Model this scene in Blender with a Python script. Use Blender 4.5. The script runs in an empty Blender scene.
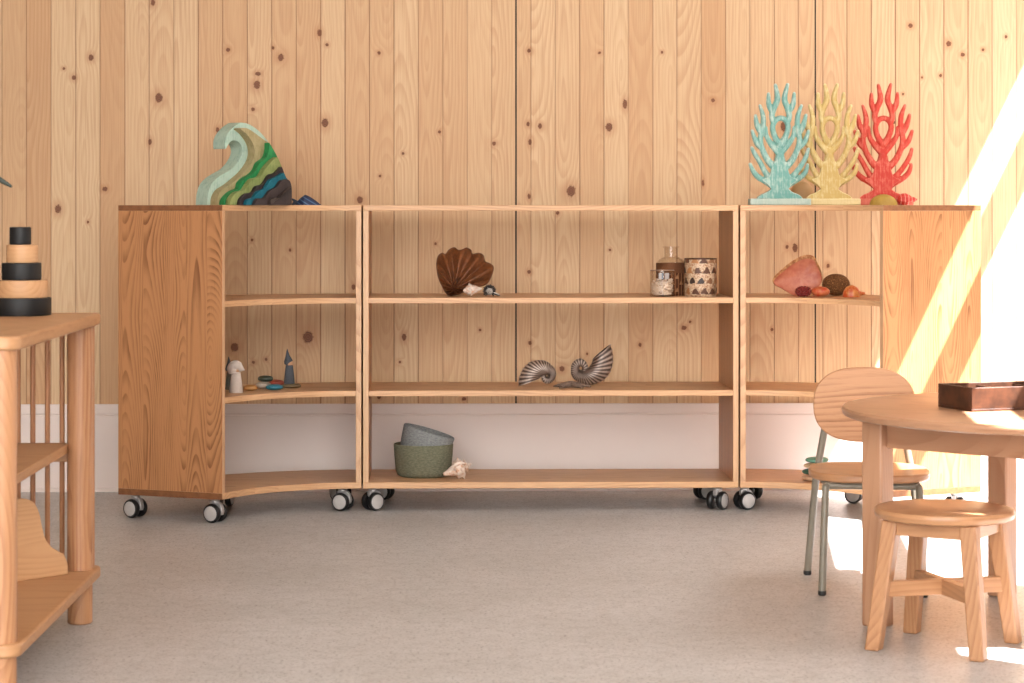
import bpy, bmesh, math, random
from mathutils import Vector, Matrix
random.seed(7)
SC = bpy.context.scene
COL = SC.collection
PI = math.pi
rad = math.radians

# ------------------------------------------------------------------ camera numbers
F, CX, HZ, H, PSI = 2300.0, 479.0, 207.0, 0.975, rad(1.1)
CS, SN = math.cos(PSI), math.sin(PSI)

def px2x(px, Y):
    """world X of a point seen in column px that stands at world depth Y"""
    k = (px - CX) / F
    return Y * (k * CS + SN) / (CS - k * SN)

def depth_at(py, Z):
    return F * (H - Z) / (py - HZ)

def at(px, py, Z):
    """world XY of the point of the horizontal plane Z seen at (px, py)"""
    zc = depth_at(py, Z)
    xc = (px - CX) / F * zc
    return xc * CS + zc * SN, -xc * SN + zc * CS

def z_at(py, Y):
    return H - (py - HZ) * Y / F

KA = 0.72                  # surfaces are this much darker than they look under the bright daylight

def lin(r, g, b, k=KA):
    def c(v):
        v /= 255.0
        return v / 12.92 if v <= 0.04045 else ((v + 0.055) / 1.055) ** 2.4
    return (c(r) * k, c(g) * k, c(b) * k, 1.0)

# ------------------------------------------------------------------ node helpers
class NT:
    def __init__(self, name, rough=0.5, spec=0.5):
        self.m = bpy.data.materials.new(name)
        self.m.use_nodes = True
        self.t = self.m.node_tree
        self.t.nodes.clear()
        self.out = self.t.nodes.new('ShaderNodeOutputMaterial')
        self.b = self.t.nodes.new('ShaderNodeBsdfPrincipled')
        self.t.links.new(self.b.outputs[0], self.out.inputs[0])
        self.b.inputs['Roughness'].default_value = rough
        self.b.inputs['Specular IOR Level'].default_value = spec

    def put(self, sock, v):
        if isinstance(v, bpy.types.NodeSocket):
            self.t.links.new(v, sock)
        elif v is not None:
            sock.default_value = v

    def math(self, op, a, b=None, c=None, clamp=False):
        n = self.t.nodes.new('ShaderNodeMath'); n.operation = op; n.use_clamp = clamp
        for i, v in enumerate((a, b, c)):
            if v is not None: self.put(n.inputs[i], v)
        return n.outputs[0]

    def vmath(self, op, a, b=None, c=None):
        n = self.t.nodes.new('ShaderNodeVectorMath'); n.operation = op
        for i, v in enumerate((a, b, c)):
            if v is not None: self.put(n.inputs[i], v)
        return n.outputs['Value'] if op in ('LENGTH', 'DISTANCE', 'DOT_PRODUCT') else n.outputs['Vector']

    def xyz(self, v):
        n = self.t.nodes.new('ShaderNodeSeparateXYZ'); self.put(n.inputs[0], v)
        return n.outputs[0], n.outputs[1], n.outputs[2]

    def vec(self, x, y, z):
        n = self.t.nodes.new('ShaderNodeCombineXYZ')
        for i, v in enumerate((x, y, z)): self.put(n.inputs[i], v)
        return n.outputs[0]

    def noise(self, v, scale=1.0, detail=2.0, rough=0.5):
        n = self.t.nodes.new('ShaderNodeTexNoise')
        self.put(n.inputs['Vector'], v)
        n.inputs['Scale'].default_value = scale
        n.inputs['Detail'].default_value = detail
        n.inputs['Roughness'].default_value = rough
        return n.outputs['Fac']

    def white(self, v):
        n = self.t.nodes.new('ShaderNodeTexWhiteNoise'); n.noise_dimensions = '1D'
        self.put(n.inputs['W'], v)
        s = self.t.nodes.new('ShaderNodeSeparateColor'); self.t.links.new(n.outputs['Color'], s.inputs[0])
        return s.outputs[0], s.outputs[1], s.outputs[2]

    def voronoi(self, v, scale, feature='F1', out='Distance'):
        n = self.t.nodes.new('ShaderNodeTexVoronoi'); n.feature = feature
        self.put(n.inputs['Vector'], v); n.inputs['Scale'].default_value = scale
        return n.outputs[out]

    def ramp(self, f, stops):
        n = self.t.nodes.new('ShaderNodeValToRGB'); self.put(n.inputs[0], f)
        e = n.color_ramp.elements
        while len(e) < len(stops): e.new(0.5)
        for i, (p, c) in enumerate(stops):
            e[i].position = p; e[i].color = c
        return n.outputs[0]

    def mix(self, f, a, b, mode='MIX'):
        n = self.t.nodes.new('ShaderNodeMix'); n.data_type = 'RGBA'; n.blend_type = mode
        self.put(n.inputs[0], f); self.put(n.inputs[6], a); self.put(n.inputs[7], b)
        return n.outputs[2]

    def smooth(self, v, lo, hi, a=0.0, b=1.0):
        n = self.t.nodes.new('ShaderNodeMapRange'); n.interpolation_type = 'SMOOTHSTEP'
        self.put(n.inputs[0], v)
        for i, q in enumerate((lo, hi, a, b)): n.inputs[i + 1].default_value = q
        return n.outputs[0]

    def obj(self):
        return self.t.nodes.new('ShaderNodeTexCoord').outputs['Object']

    def rand(self):
        return self.t.nodes.new('ShaderNodeObjectInfo').outputs['Random']

    def bump(self, h, strength=0.3, dist=0.002):
        n = self.t.nodes.new('ShaderNodeBump')
        self.put(n.inputs['Height'], h)
        n.inputs['Strength'].default_value = strength; n.inputs['Distance'].default_value = dist
        self.t.links.new(n.outputs[0], self.b.inputs['Normal'])

    def color(self, c):
        self.put(self.b.inputs['Base Color'], c)
        return self

# ------------------------------------------------------------------ materials
def oak(name, light, dark, axis='Z', stave=0.07, freq=95.0, contrast=1.0, rough=0.42, wander=0.42):
    n = NT(name, rough, 0.4)
    p = n.obj()
    r = n.rand()
    x, y, z = n.xyz(p)
    off = n.math('MULTIPLY', r, 7.3)
    a, b, c = {'Z': (x, y, z), 'X': (z, y, x), 'Y': (x, z, y), 'XY': (y, z, x)}[axis]
    a = n.math('ADD', a, off)
    idx = n.math('FLOOR', n.math('DIVIDE', a, stave))
    r1, r2, r3 = n.white(n.math('ADD', idx, n.math('MULTIPLY', r, 91.0)))
    loc = n.math('SUBTRACT', a, n.math('MULTIPLY', n.math('ADD', idx, 0.5), stave))
    loc = n.math('ADD', loc, n.math('MULTIPLY', n.math('SUBTRACT', r1, 0.5), stave * 0.9))
    cc = n.math('ADD', c, n.math('MULTIPLY', r2, 9.0))
    w1 = n.noise(n.vec(n.math('MULTIPLY', a, 22.0), n.math('MULTIPLY', b, 22.0), n.math('MULTIPLY', cc, 3.0)), 1.0, 3.0)
    w2 = n.noise(n.vec(n.math('MULTIPLY', r3, 30.0), n.math('MULTIPLY', r1, 11.0), n.math('MULTIPLY', cc, 0.8)), 1.0, 1.0)
    bb = n.math('ADD', n.math('MULTIPLY', n.math('SUBTRACT', w2, 0.5), wander),
                n.math('ADD', b, n.math('MULTIPLY', n.math('SUBTRACT', r3, 0.5), 0.03)))
    la = n.math('ADD', loc, n.math('MULTIPLY', n.math('SUBTRACT', w1, 0.5), 0.024))
    ring = n.math('SQRT', n.math('ADD', n.math('MULTIPLY', la, la), n.math('MULTIPLY', bb, bb)))
    saw = n.math('FRACT', n.math('MULTIPLY', ring, freq))
    band = n.smooth(saw, 0.25, 0.95)
    band2 = n.math('MULTIPLY', band, n.smooth(saw, 1.0, 0.93))
    fine = n.noise(n.vec(n.math('MULTIPLY', a, 420.0), n.math('MULTIPLY', b, 420.0), n.math('MULTIPLY', cc, 14.0)), 1.0, 2.0, 0.6)
    pore = n.smooth(fine, 0.56, 0.72)
    brk = n.noise(n.vec(n.math('MULTIPLY', a, 30.0), n.math('MULTIPLY', b, 30.0), n.math('MULTIPLY', cc, 3.0)), 1.0, 2.0)
    f = n.math('MULTIPLY', band2, n.math('MULTIPLY', n.smooth(brk, 0.2, 0.8), 0.85 * contrast))
    f = n.math('ADD', f, n.math('MULTIPLY', pore, 0.26 * contrast))
    f = n.math('ADD', f, n.math('MULTIPLY', n.math('SUBTRACT', r2, 0.4), 0.22 * contrast), clamp=True)
    n.color(n.mix(f, light, dark))
    n.bump(n.math('SUBTRACT', 1.0, pore), 0.08, 0.001)
    return n.m

def plain(name, col, rough=0.5, spec=0.5, var=0.12, scale=30.0, metal=0.0, bump=0.0):
    n = NT(name, rough, spec)
    nz = n.noise(n.obj(), scale, 3.0, 0.6)
    dk = (col[0] * (1 - var * 2), col[1] * (1 - var * 2), col[2] * (1 - var * 2), 1)
    n.color(n.mix(n.smooth(nz, 0.3, 0.75), col, dk))
    n.b.inputs['Metallic'].default_value = metal
    if bump: n.bump(nz, bump, 0.002)
    return n.m

MAT = {}
OL, OD = lin(226, 168, 112), lin(152, 86, 40)
MAT['oak_z'] = oak('oak_upright', lin(202, 143, 95), lin(108, 60, 31), 'Z', 0.075, 165)
MAT['oak_edge'] = oak('oak_front_edge', lin(228, 184, 142), lin(180, 126, 84), 'Z', 0.2, 95, 0.7)
MAT['oak_x'] = oak('oak_along', lin(226, 178, 132), lin(164, 108, 66), 'XY', 0.06, 95, 0.55, 0.42, 0.3)
MAT['end_grain'] = plain('oak_end_grain', lin(150, 98, 62), 0.5, 0.35, 0.16, 55)
MAT['oak_y'] = oak('oak_cross', OL, OD, 'Y', 0.06)
TL, TD = lin(198, 150, 116), lin(156, 102, 70)
MAT['table_x'] = oak('table_oak', TL, TD, 'XY', 0.09, 80, 0.7, 0.30)
MAT['table_edge'] = oak('table_apron_oak', TL, TD, 'X', 0.2, 80, 0.7, 0.38)
MAT['table_z'] = oak('table_leg_oak', TL, TD, 'Z', 0.2, 110, 0.6, 0.36)
SL, SD = lin(202, 150, 108), lin(148, 94, 58)
MAT['stool_x'] = oak('stool_oak', SL, SD, 'XY', 0.11, 80, 0.6, 0.30)
MAT['stool_z'] = oak('stool_leg_oak', SL, SD, 'Z', 0.2, 120, 0.7, 0.40)
MAT['chair_back'] = oak('chair_oak', lin(202, 150, 108), lin(142, 90, 54), 'X', 0.5, 70, 1.0, 0.42, 0.22)
MAT['book_x'] = oak('bookcase_oak', lin(206, 156, 112), lin(168, 114, 72), 'XY', 0.11, 60, 0.6, 0.42)
MAT['book_z'] = oak('bookcase_post_oak', lin(202, 148, 106), lin(152, 96, 58), 'Z', 0.2, 110, 0.9, 0.42)
MAT['spindle'] = oak('spindle_oak', lin(196, 138, 94), lin(160, 104, 64), 'Z', 0.2, 120, 0.7, 0.45)
MAT['beech'] = oak('pale_beech', lin(216, 168, 122), lin(184, 130, 86), 'X', 0.3, 110, 0.6, 0.5)

YW = 7.92                                                           # the boarded wall
def pine_wall():
    n = NT('pine_boards', 0.55, 0.3)
    x, y, z = n.xyz(n.obj())
    u = n.math('SUBTRACT', x, px2x(516, YW))
    bw, first = 24.4 * YW / F, 15.0 * YW / F
    right = n.math('GREATER_THAN', u, 0.0)
    t = n.math('DIVIDE', n.math('SUBTRACT', u, n.math('MULTIPLY', right, first)), bw)
    idx = n.math('ADD', n.math('FLOOR', t), n.math('MULTIPLY', right, 60.0))
    fr = n.math('FRACT', t)
    r1, r2, r3 = n.white(idx)
    loc = n.math('MULTIPLY', n.math('SUBTRACT', fr, 0.5), bw)
    zz = n.math('ADD', z, n.math('MULTIPLY', r2, 40.0))
    # the knots
    K = [(91,58,3,3.5),(64,69,1.6,1.6),(74,78,2.4,2.8),(159,98,4.2,5.5),(150,142,2.2,3.4),(105,189,3,2.6),(58,209,3.6,5),(88,222,1.4,1.6),
         (153,3,2.4,4),(228,50,2.4,2.4),(319.5,33,2.6,4),(327,45,1.8,2),(281,57.5,3.4,4.2),(273,48,1.6,2),(258,74,3.4,2.4),(257,85,3.6,5),
         (253,109.5,2.2,2.2),(325,123,3.8,5.2),(217.5,130,2,3),(379,53,2,2),(439.5,132,1.8,1.8),(403,153.5,1.6,1.6),(380,176,1.6,1.6),
         (360,200,3.4,4.2),(494,143.5,2.2,2.4),(529,50.6,2.2,2.4),(528,124,2,2.6),(540,126,2.2,3.4),(530,142,2,3.4),(529,196.5,1.8,3),
         (571,191,5,6.5),(557.5,213,2,2),(609,127,4,5),(625,104,2.6,5.5),(599.5,52.6,1.8,1.6),(662,52,1.6,1.6),(910.5,25,2.6,2.6),
         (948.6,43,2.8,3.4),(962.7,54,2.6,2.4),(983,49,1.6,1.8),(1006,36,1.6,2),(940.5,75,1.7,2),(922,77,1.2,1.4),(903,93.6,1.3,1.5),
         (713,100,2.3,2.3),(784,126,4,6),(703,183,1.4,4),(894,122,1.8,2),(308,337,6,7),(234.5,347,4.5,5),(253.4,362,1.8,1.8),(266,359,1.8,1.8),
         (353.5,287,2.2,3.2),(379,397,2.2,2.2),(464,399,2.6,2),(435.5,243.7,1.4,1.6),(529,272,2,2.4),(404,337,2.6,4),(400,362,1.4,1.4),
         (562,369,3,3.2),(587,354,1.3,1.4),(530,343,2,2.4),(787,247,1.8,2.4),(795,248,3,5),(828,266,2,2.4),(684,328,3,2.5),(690,322,1.4,1.6),
         (930,265,2,2.6),(33,300,2.2,2.4),(252,240,1.6,1.8),(610,250,1.4,1.4),(480,330,1.5,1.5),(640,345,1.8,2.4),(772,330,1.6,2),(290,250,1.5,1.8)]
    dm = None
    pos = n.vec(x, 0.0, z)
    for (kx, ky, rx, ry) in K:
        wx, wz = px2x(kx, YW), z_at(ky, YW)
        sx, sz = F / YW / rx * 1.12, F / YW / ry * 1.12
        d = n.vmath('LENGTH', n.vmath('MULTIPLY_ADD', pos, (sx, 0, sz), (-wx * sx, 0, -wz * sz)))
        dm = d if dm is None else n.math('MINIMUM', dm, d)
    near = n.math('DIVIDE', 1.0, n.math('ADD', n.math('MULTIPLY', n.math('MULTIPLY', dm, dm), 0.10), 1.0))
    w1 = n.noise(n.vec(n.math('MULTIPLY', x, 12.0), r1, n.math('MULTIPLY', zz, 2.2)), 1.0, 2.0)
    w2 = n.noise(n.vec(n.math('MULTIPLY', r1, 50.0), n.math('MULTIPLY', r3, 50.0), n.math('MULTIPLY', zz, 1.1)), 1.0, 1.0)
    la = n.math('ADD', n.math('ADD', loc, n.math('MULTIPLY', n.math('SUBTRACT', w1, 0.5), 0.016)),
                n.math('MULTIPLY', n.math('SUBTRACT', r3, 0.5), 0.09))
    bb = n.math('MULTIPLY', n.math('SUBTRACT', w2, n.math('ADD', 0.4, n.math('MULTIPLY', r1, 0.2))), 0.30)
    ring = n.math('SQRT', n.math('ADD', n.math('MULTIPLY', la, la), n.math('MULTIPLY', bb, bb)))
    ring = n.math('ADD', ring, n.math('MULTIPLY', near, 0.022))
    saw = n.math('FRACT', n.math('MULTIPLY', ring, 85.0))
    band = n.math('MULTIPLY', n.smooth(saw, 0.15, 0.9), n.smooth(saw, 1.0, 0.86))
    fine = n.noise(n.vec(n.math('MULTIPLY', x, 260.0), 0.0, n.math('MULTIPLY', zz, 5.0)), 1.0, 2.0, 0.6)
    base = n.mix(r2, lin(236, 203, 161), lin(221, 177, 132))
    wood = n.mix(n.math('MULTIPLY', band, n.math('ADD', 0.10, n.math('MULTIPLY', r3, 0.22))), base, lin(184, 126, 82))
    wood = n.mix(n.math('MULTIPLY', n.smooth(fine, 0.42, 0.72), 0.34), wood, lin(188, 136, 96))
    halo = n.smooth(dm, 3.2, 0.9)
    wood = n.mix(n.math('MULTIPLY', halo, 0.30), wood, lin(176, 106, 58))
    knn = n.noise(n.vec(n.math('MULTIPLY', x, 160.0), 0.0, n.math('MULTIPLY', z, 160.0)), 1.0, 2.0)
    core = n.smooth(n.math('ADD', dm, n.math('MULTIPLY', n.math('SUBTRACT', knn, 0.5), 0.9)), 1.15, 0.75)
    ringk = n.smooth(n.math('FRACT', n.math('MULTIPLY', dm, 3.0)), 0.2, 0.8)
    wood = n.mix(n.math('MULTIPLY', core, 0.92), wood, n.mix(ringk, lin(78, 38, 20), lin(150, 88, 50)))
    # the joints
    j = n.math('MULTIPLY', n.math('MINIMUM', fr, n.math('SUBTRACT', 1.0, fr)), bw)
    jl = n.smooth(j, 0.0026, 0.0010)
    gap1 = n.smooth(n.math('ABSOLUTE', u), 0.0034, 0.0022)
    gap2 = n.smooth(n.math('ABSOLUTE', n.math('SUBTRACT', x, px2x(815.3, YW))), 0.0032, 0.0018)
    gap = n.math('MAXIMUM', gap1, gap2)
    wood = n.mix(n.math('MULTIPLY', jl, n.math('ADD', 0.3, n.math('MULTIPLY', r1, 0.5))), wood, lin(120, 70, 38))
    wood = n.mix(n.math('MULTIPLY', gap, 0.98), wood, lin(18, 10, 6))
    n.color(wood)
    n.bump(n.math('SUBTRACT', 1.0, n.math('MAXIMUM', jl, gap)), 0.5, 0.002)
    return n.m
MAT['pine'] = pine_wall()

def concrete():
    n = NT('polished_concrete', 0.34, 0.45)
    p = n.obj()
    a = n.noise(p, 2.2, 4.0, 0.6)
    b = n.noise(p, 26.0, 5.0, 0.65)
    c = n.noise(p, 120.0, 3.0, 0.7)
    col = n.mix(n.smooth(a, 0.3, 0.7), lin(216, 214, 213), lin(200, 198, 196))
    col = n.mix(n.math('MULTIPLY', n.smooth(b, 0.42, 0.72), 0.40), col, lin(168, 162, 157))
    col = n.mix(n.math('MULTIPLY', n.smooth(c, 0.52, 0.68), 0.85), col, lin(112, 106, 101))
    col = n.mix(n.math('MULTIPLY', n.smooth(c, 0.46, 0.28), 0.6), col, lin(226, 223, 218))
    n.color(col)
    n.put(n.b.inputs['Roughness'], n.math('ADD', 0.30, n.math('MULTIPLY', b, 0.16)))
    n.bump(c, 0.06, 0.001)
    return n.m
MAT['floor'] = concrete()
MAT['white_paint'] = plain('white_paint', lin(216, 202, 194, 1.0), 0.5, 0.4, 0.01, 6)
MAT['sky_block'] = plain('garden_wall', lin(120, 108, 98), 0.8, 0.2, 0.1, 5)  # dull tone for the added slab that holds back sky light
MAT['ceiling'] = plain('ceiling_white', lin(226, 220, 212), 0.7, 0.3, 0.01, 4)
MAT['side_wall'] = plain('side_wall_paint', lin(176, 160, 146), 0.7, 0.3, 0.02, 4)
MAT['rubber'] = plain('black_rubber', lin(22, 21, 22), 0.42, 0.5, 0.1, 60)
MAT['hub'] = plain('hub_grey', lin(205, 200, 197), 0.45, 0.5, 0.04, 40)
MAT['fork'] = plain('fork_metal', lin(200, 196, 194), 0.32, 0.5, 0.05, 40, 0.4)
MAT['plate'] = plain('black_plate', lin(30, 28, 28), 0.5, 0.4, 0.1, 40)
MAT['tube'] = plain('khaki_metal', lin(142, 134, 118), 0.38, 0.5, 0.03, 60)
MAT['black_wood'] = plain('black_stained_wood', lin(26, 26, 27), 0.55, 0.35, 0.15, 80)
MAT['dark_tray'] = plain('dark_walnut', lin(92, 54, 34), 0.5, 0.4, 0.3, 30, 0, 0.05)
MAT['leaf'] = plain('dark_leaf', lin(34, 44, 30), 0.5, 0.4, 0.15, 40)
MAT['pot'] = plain('clay_pot', lin(190, 176, 160), 0.7, 0.3, 0.06, 40)

def washed(name, col, worn, rough=0.6, edge=0.0):
    n = NT(name, rough, 0.3)
    x, y, z = n.xyz(n.obj())
    s = n.noise(n.vec(n.math('MULTIPLY', x, 190.0), n.math('MULTIPLY', y, 190.0), n.math('MULTIPLY', z, 22.0)), 1.0, 3.0, 0.65)
    b = n.noise(n.vec(x, y, z), 42.0, 3.0, 0.6)
    f = n.math('MULTIPLY', n.smooth(n.math('ADD', n.math('MULTIPLY', s, 0.6), n.math('MULTIPLY', b, 0.5)), 0.50, 0.72), 0.8)
    pt = n.t.nodes.new('ShaderNodeNewGeometry').outputs['Pointiness']
    f = n.math('ADD', f, n.math('MULTIPLY', n.smooth(pt, 0.503, 0.545), edge), clamp=True)
    n.color(n.mix(f, col, worn))
    n.bump(s, 0.15, 0.001)
    return n.m

def cloth(name, a, b):
    n = NT(name, 0.9, 0.15)
    x, y, z = n.xyz(n.obj())
    ang = n.math('ARCTAN2', y, x)
    v = n.noise(n.vec(n.math('MULTIPLY', ang, 9.0), 0.0, n.math('MULTIPLY', z, 260.0)), 1.0, 3.0, 0.65)
    w = n.noise(n.vec(x, y, z), 380.0, 2.0, 0.6)
    f = n.math('ADD', n.math('MULTIPLY', v, 0.85), n.math('MULTIPLY', w, 0.15))
    n.color(n.mix(n.smooth(f, 0.34, 0.66), a, b))
    n.bump(f, 0.45, 0.003)
    return n.m

# ------------------------------------------------------------------ object helpers
def mesh_obj(name, bm, mat=None, parent=None, loc=(0, 0, 0), rot=(0, 0, 0), bevel=0.0, seg=2, smooth=38, mods=()):
    bmesh.ops.recalc_face_normals(bm, faces=bm.faces[:])
    me = bpy.data.meshes.new(name)
    bm.to_mesh(me); bm.free()
    for mt in (mat if isinstance(mat, (list, tuple)) else [mat]):
        me.materials.append(MAT[mt] if isinstance(mt, str) else mt)
    if len(me.polygons):
        me.polygons.foreach_set('use_smooth', [True] * len(me.polygons))
        me.set_sharp_from_angle(angle=rad(smooth))
    o = bpy.data.objects.new(name, me)
    COL.objects.link(o)
    o.location = loc; o.rotation_euler = rot
    if parent: o.parent = parent
    if bevel:
        b = o.modifiers.new('bevel', 'BEVEL'); b.width = bevel; b.segments = seg
        b.limit_method = 'ANGLE'; b.angle_limit = rad(40)
    return o

def tag(o, label, cat, group=None, kind=None):
    o['label'] = label; o['category'] = cat
    if group: o['group'] = group
    if kind: o['kind'] = kind
    return o

def thing(name, label, cat, loc=(0, 0, 0), rz=0.0, group=None):
    o = bpy.data.objects.new(name, None)
    COL.objects.link(o)
    o.empty_display_size = 0.05
    o.location = loc; o.rotation_euler = (0, 0, rz)
    return tag(o, label, cat, group)

def struct(name, bm, mat, label, cat, loc=(0, 0, 0), rot=(0, 0, 0), bevel=0.0):
    return tag(mesh_obj(name, bm, mat, None, loc, rot, bevel), label, cat, None, 'structure')

def BM(): return bmesh.new()

def box(bm, x0, x1, y0, y1, z0, z1, mtx=None):
    v = [bm.verts.new((x, y, z)) for x in (x0, x1) for y in (y0, y1) for z in (z0, z1)]
    for f in ((0, 1, 3, 2), (4, 6, 7, 5), (0, 4, 5, 1), (2, 3, 7, 6), (0, 2, 6, 4), (1, 5, 7, 3)):
        bm.faces.new([v[i] for i in f])
    if mtx is not None: bmesh.ops.transform(bm, matrix=mtx, verts=v)
    return bm

def prism(bm, pts, lo, hi, plane='XY'):
    """extrude an outline; plane XY goes up z, plane XZ goes along y"""
    def P(p, h): return (p[0], p[1], h) if plane == 'XY' else (p[0], h, p[1])
    a = [bm.verts.new(P(p, lo)) for p in pts]
    b = [bm.verts.new(P(p, hi)) for p in pts]
    bm.faces.new(a); bm.faces.new(b)
    n = len(pts)
    for i in range(n):
        bm.faces.new((a[i], a[(i + 1) % n], b[(i + 1) % n], b[i]))
    return bm

def panel(x0, x1, y0, y1, z0, z1, thin):
    """an upright board whose narrow edges take the second material"""
    bm = box(BM(), x0, x1, y0, y1, z0, z1)
    bm.normal_update()
    for f in bm.faces:
        if abs(f.normal[thin]) < 0.5: f.material_index = 1
    return bm

def lathe(bm, prof, seg=32, mtx=None, cap=True):
    rings = []
    allv = []
    for (r, z) in prof:
        if r < 1e-6:
            v = [bm.verts.new((0, 0, z))]
        else:
            v = [bm.verts.new((r * math.cos(2 * PI * i / seg), r * math.sin(2 * PI * i / seg), z)) for i in range(seg)]
        rings.append(v); allv += v
    for p, q in zip(rings, rings[1:]):
        for i in range(seg):
            j = (i + 1) % seg
            if len(p) == 1 and len(q) == 1: continue
            if len(p) == 1: bm.faces.new((p[0], q[i], q[j]))
            elif len(q) == 1: bm.faces.new((p[i], q[0], p[j]))
            else: bm.faces.new((p[i], q[i], q[j], p[j]))
    if cap:
        for v in (rings[0], rings[-1]):
            if len(v) > 1: bm.faces.new(v)
    if mtx is not None: bmesh.ops.transform(bm, matrix=mtx, verts=allv)
    return bm

def tube(bm, pts, rs, seg=12, cap=True, flat=1.0):
    """a tube through pts; rs one radius or one per point; flat squashes it in y"""
    pts = [Vector(p) for p in pts]
    if not isinstance(rs, (list, tuple)): rs = [rs] * len(pts)
    rings = []
    ref = None
    for i, p in enumerate(pts):
        d = (pts[min(i + 1, len(pts) - 1)] - pts[max(i - 1, 0)]).normalized()
        if ref is None:
            ref = Vector((0, 1, 0)) if abs(d.y) < 0.9 else Vector((1, 0, 0))
        s = d.cross(ref).normalized(); t = s.cross(d).normalized()
        ref = t
        rings.append([bm.verts.new(p + rs[i] * (math.cos(2 * PI * k / seg) * s + flat * math.sin(2 * PI * k / seg) * t)) for k in range(seg)])
    for a, b in zip(rings, rings[1:]):
        for k in range(seg):
            bm.faces.new((a[k], a[(k + 1) % seg], b[(k + 1) % seg], b[k]))
    if cap:
        bm.faces.new(rings[0]); bm.faces.new(rings[-1])
    return bm

def ellipsoid(bm, c, r, u=24, v=14, squash=None):
    m = Matrix.Translation(c) @ Matrix.Diagonal((r[0], r[1], r[2], 1))
    ret = bmesh.ops.create_uvsphere(bm, u_segments=u, v_segments=v, radius=1.0)
    if squash: 
        for w in ret['verts']: w.co = squash(w.co)
    bmesh.ops.transform(bm, matrix=m, verts=ret['verts'])
    return ret['verts']

def smooth_line(pts, n=6):
    """Catmull-Rom through pts"""
    out = []
    P = [pts[0]] + list(pts) + [pts[-1]]
    for i in range(1, len(P) - 2):
        p0, p1, p2, p3 = P[i - 1], P[i], P[i + 1], P[i + 2]
        for k in range(n):
            t = k / n
            out.append(tuple(0.5 * (2 * b + (c - a) * t + (2 * a - 5 * b + 4 * c - d) * t * t + (3 * b - a - 3 * c + d) * t ** 3)
                             for a, b, c, d in zip(p0, p1, p2, p3)))
    out.append(tuple(pts[-1]))
    return out

def superellipse(a, b, e=2.5, n=64):
    o = []
    for i in range(n):
        t = 2 * PI * i / n
        c, s = math.cos(t), math.sin(t)
        o.append((a * math.copysign(abs(c) ** (2 / e), c), b * math.copysign(abs(s) ** (2 / e), s)))
    return o

# ------------------------------------------------------------------ the setting
ZC = 3.62
struct('floor', prism(BM(), [(-7.0, -9.0), (7.0, -9.0), (7.0, -0.5), (3.3, -0.5), (3.3, YW + .2), (-3.3, YW + .2), (-3.3, -0.5), (-7.0, -0.5)], -0.1, 0.0), 'floor', 'grey polished concrete floor under the furniture', 'floor')  # the wide part behind the room is an added terrace bouncing sunlight inside
struct('wall_back', box(BM(), -3.2, 3.4, YW, YW + 0.15, 0.0, ZC), 'pine', 'back wall of knotty vertical pine boards behind the shelves', 'wall')
SK = YW - 0.016
bm = BM()
zt = z_at(403.9, SK)
prism(bm, [(SK, 0.0), (SK, zt - 0.040), (SK + 0.003, zt - 0.037), (SK + 0.003, zt - 0.034), (SK, zt - 0.031), (SK, zt), (YW, zt), (YW, 0.0)], -3.2, 3.0, 'XY')
bmesh.ops.transform(bm, matrix=Matrix(((0, 0, 1, 0), (1, 0, 0, 0), (0, 1, 0, 0), (0, 0, 0, 1))), verts=bm.verts[:])
prism(bm, [(-3.2, SK - 0.012), (3.0, SK - 0.012), (3.0, SK), (-3.2, SK)], 0.0, 0.012)
struct('baseboard_back', bm, 'white_paint', 'tall white skirting panel along the foot of the pine wall', 'baseboard')
struct('wall_left', box(BM(), -3.2, -3.05, -0.4, YW, 0.0, ZC), 'side_wall', 'plain painted side wall beyond the bookcase', 'wall')
XR, ER = 3.0, rad(7.5)
cxr = lambda yy: XR - (YW - 0.02 - yy) * math.tan(ER)
struct('ceiling', prism(BM(), [(-3.2, -0.4), (cxr(-0.4), -0.4), (cxr(YW + .15), YW + .15), (-3.2, YW + .15)], ZC, ZC + 0.1), 'ceiling', 'white ceiling above the whole room', 'ceiling')
struct('added_sky_block', box(BM(), 4.5, 4.7, -0.4, 11.0, 0.0, 4.2), 'sky_block', 'unseen added wall outside the right hand windows, cutting the sky light', 'wall')  # added out of view to cut low sky light from the right
# the glazed wall on the right: header, beam and jambs round tall window openings
wr = Matrix.Translation((XR, YW - 0.02, 0)) @ Matrix.Rotation(-ER, 4, 'Z')      # runs along local -y
JY = -4.17
bm = BM()
box(bm, -0.10, 0, JY - 3.9, JY, 0.0, ZC, wr)
struct('wall_right', bm, 'side_wall', 'solid end of the window wall on the right', 'wall')
bm = BM()
box(bm, -0.04, 0, JY, 0, 3.425, ZC, wr)
box(bm, -0.04, 0, JY, 0, 2.985, 3.12, wr)
box(bm, -0.04, 0, JY, JY + 0.05, 0.0, 3.425, wr)
box(bm, -0.04, 0, JY, 0, 0.0, 0.06, wr)
struct('window_1', bm, 'white_paint', 'frame of the tall window wall on the right', 'window')

# ------------------------------------------------------------------ shelf units on casters
YF = 7.353                 # front plane of the straight unit
ZB, ZT, TH = 0.075, 0.981, 0.018
DEP, RIN = 0.368, 0.442
ROUT = RIN + DEP
SECT = rad(67)
S2, S3 = 0.685, 0.388      # upper faces of the two shelves

def tyre_bm(y0, y1, r):
    w = y1 - y0
    prof = [(r * 0.70, y0), (r * 0.88, y0), (r * 0.97, y0 + w * 0.18), (r, y0 + w * 0.4), (r, y0 + w * 0.6), (r * 0.97, y0 + w * 0.82), (r * 0.88, y1), (r * 0.70, y1)]
    return lathe(BM(), prof, 32, Matrix.Translation((0, 0, r)) @ Matrix.Rotation(PI / 2, 4, 'X'))

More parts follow.
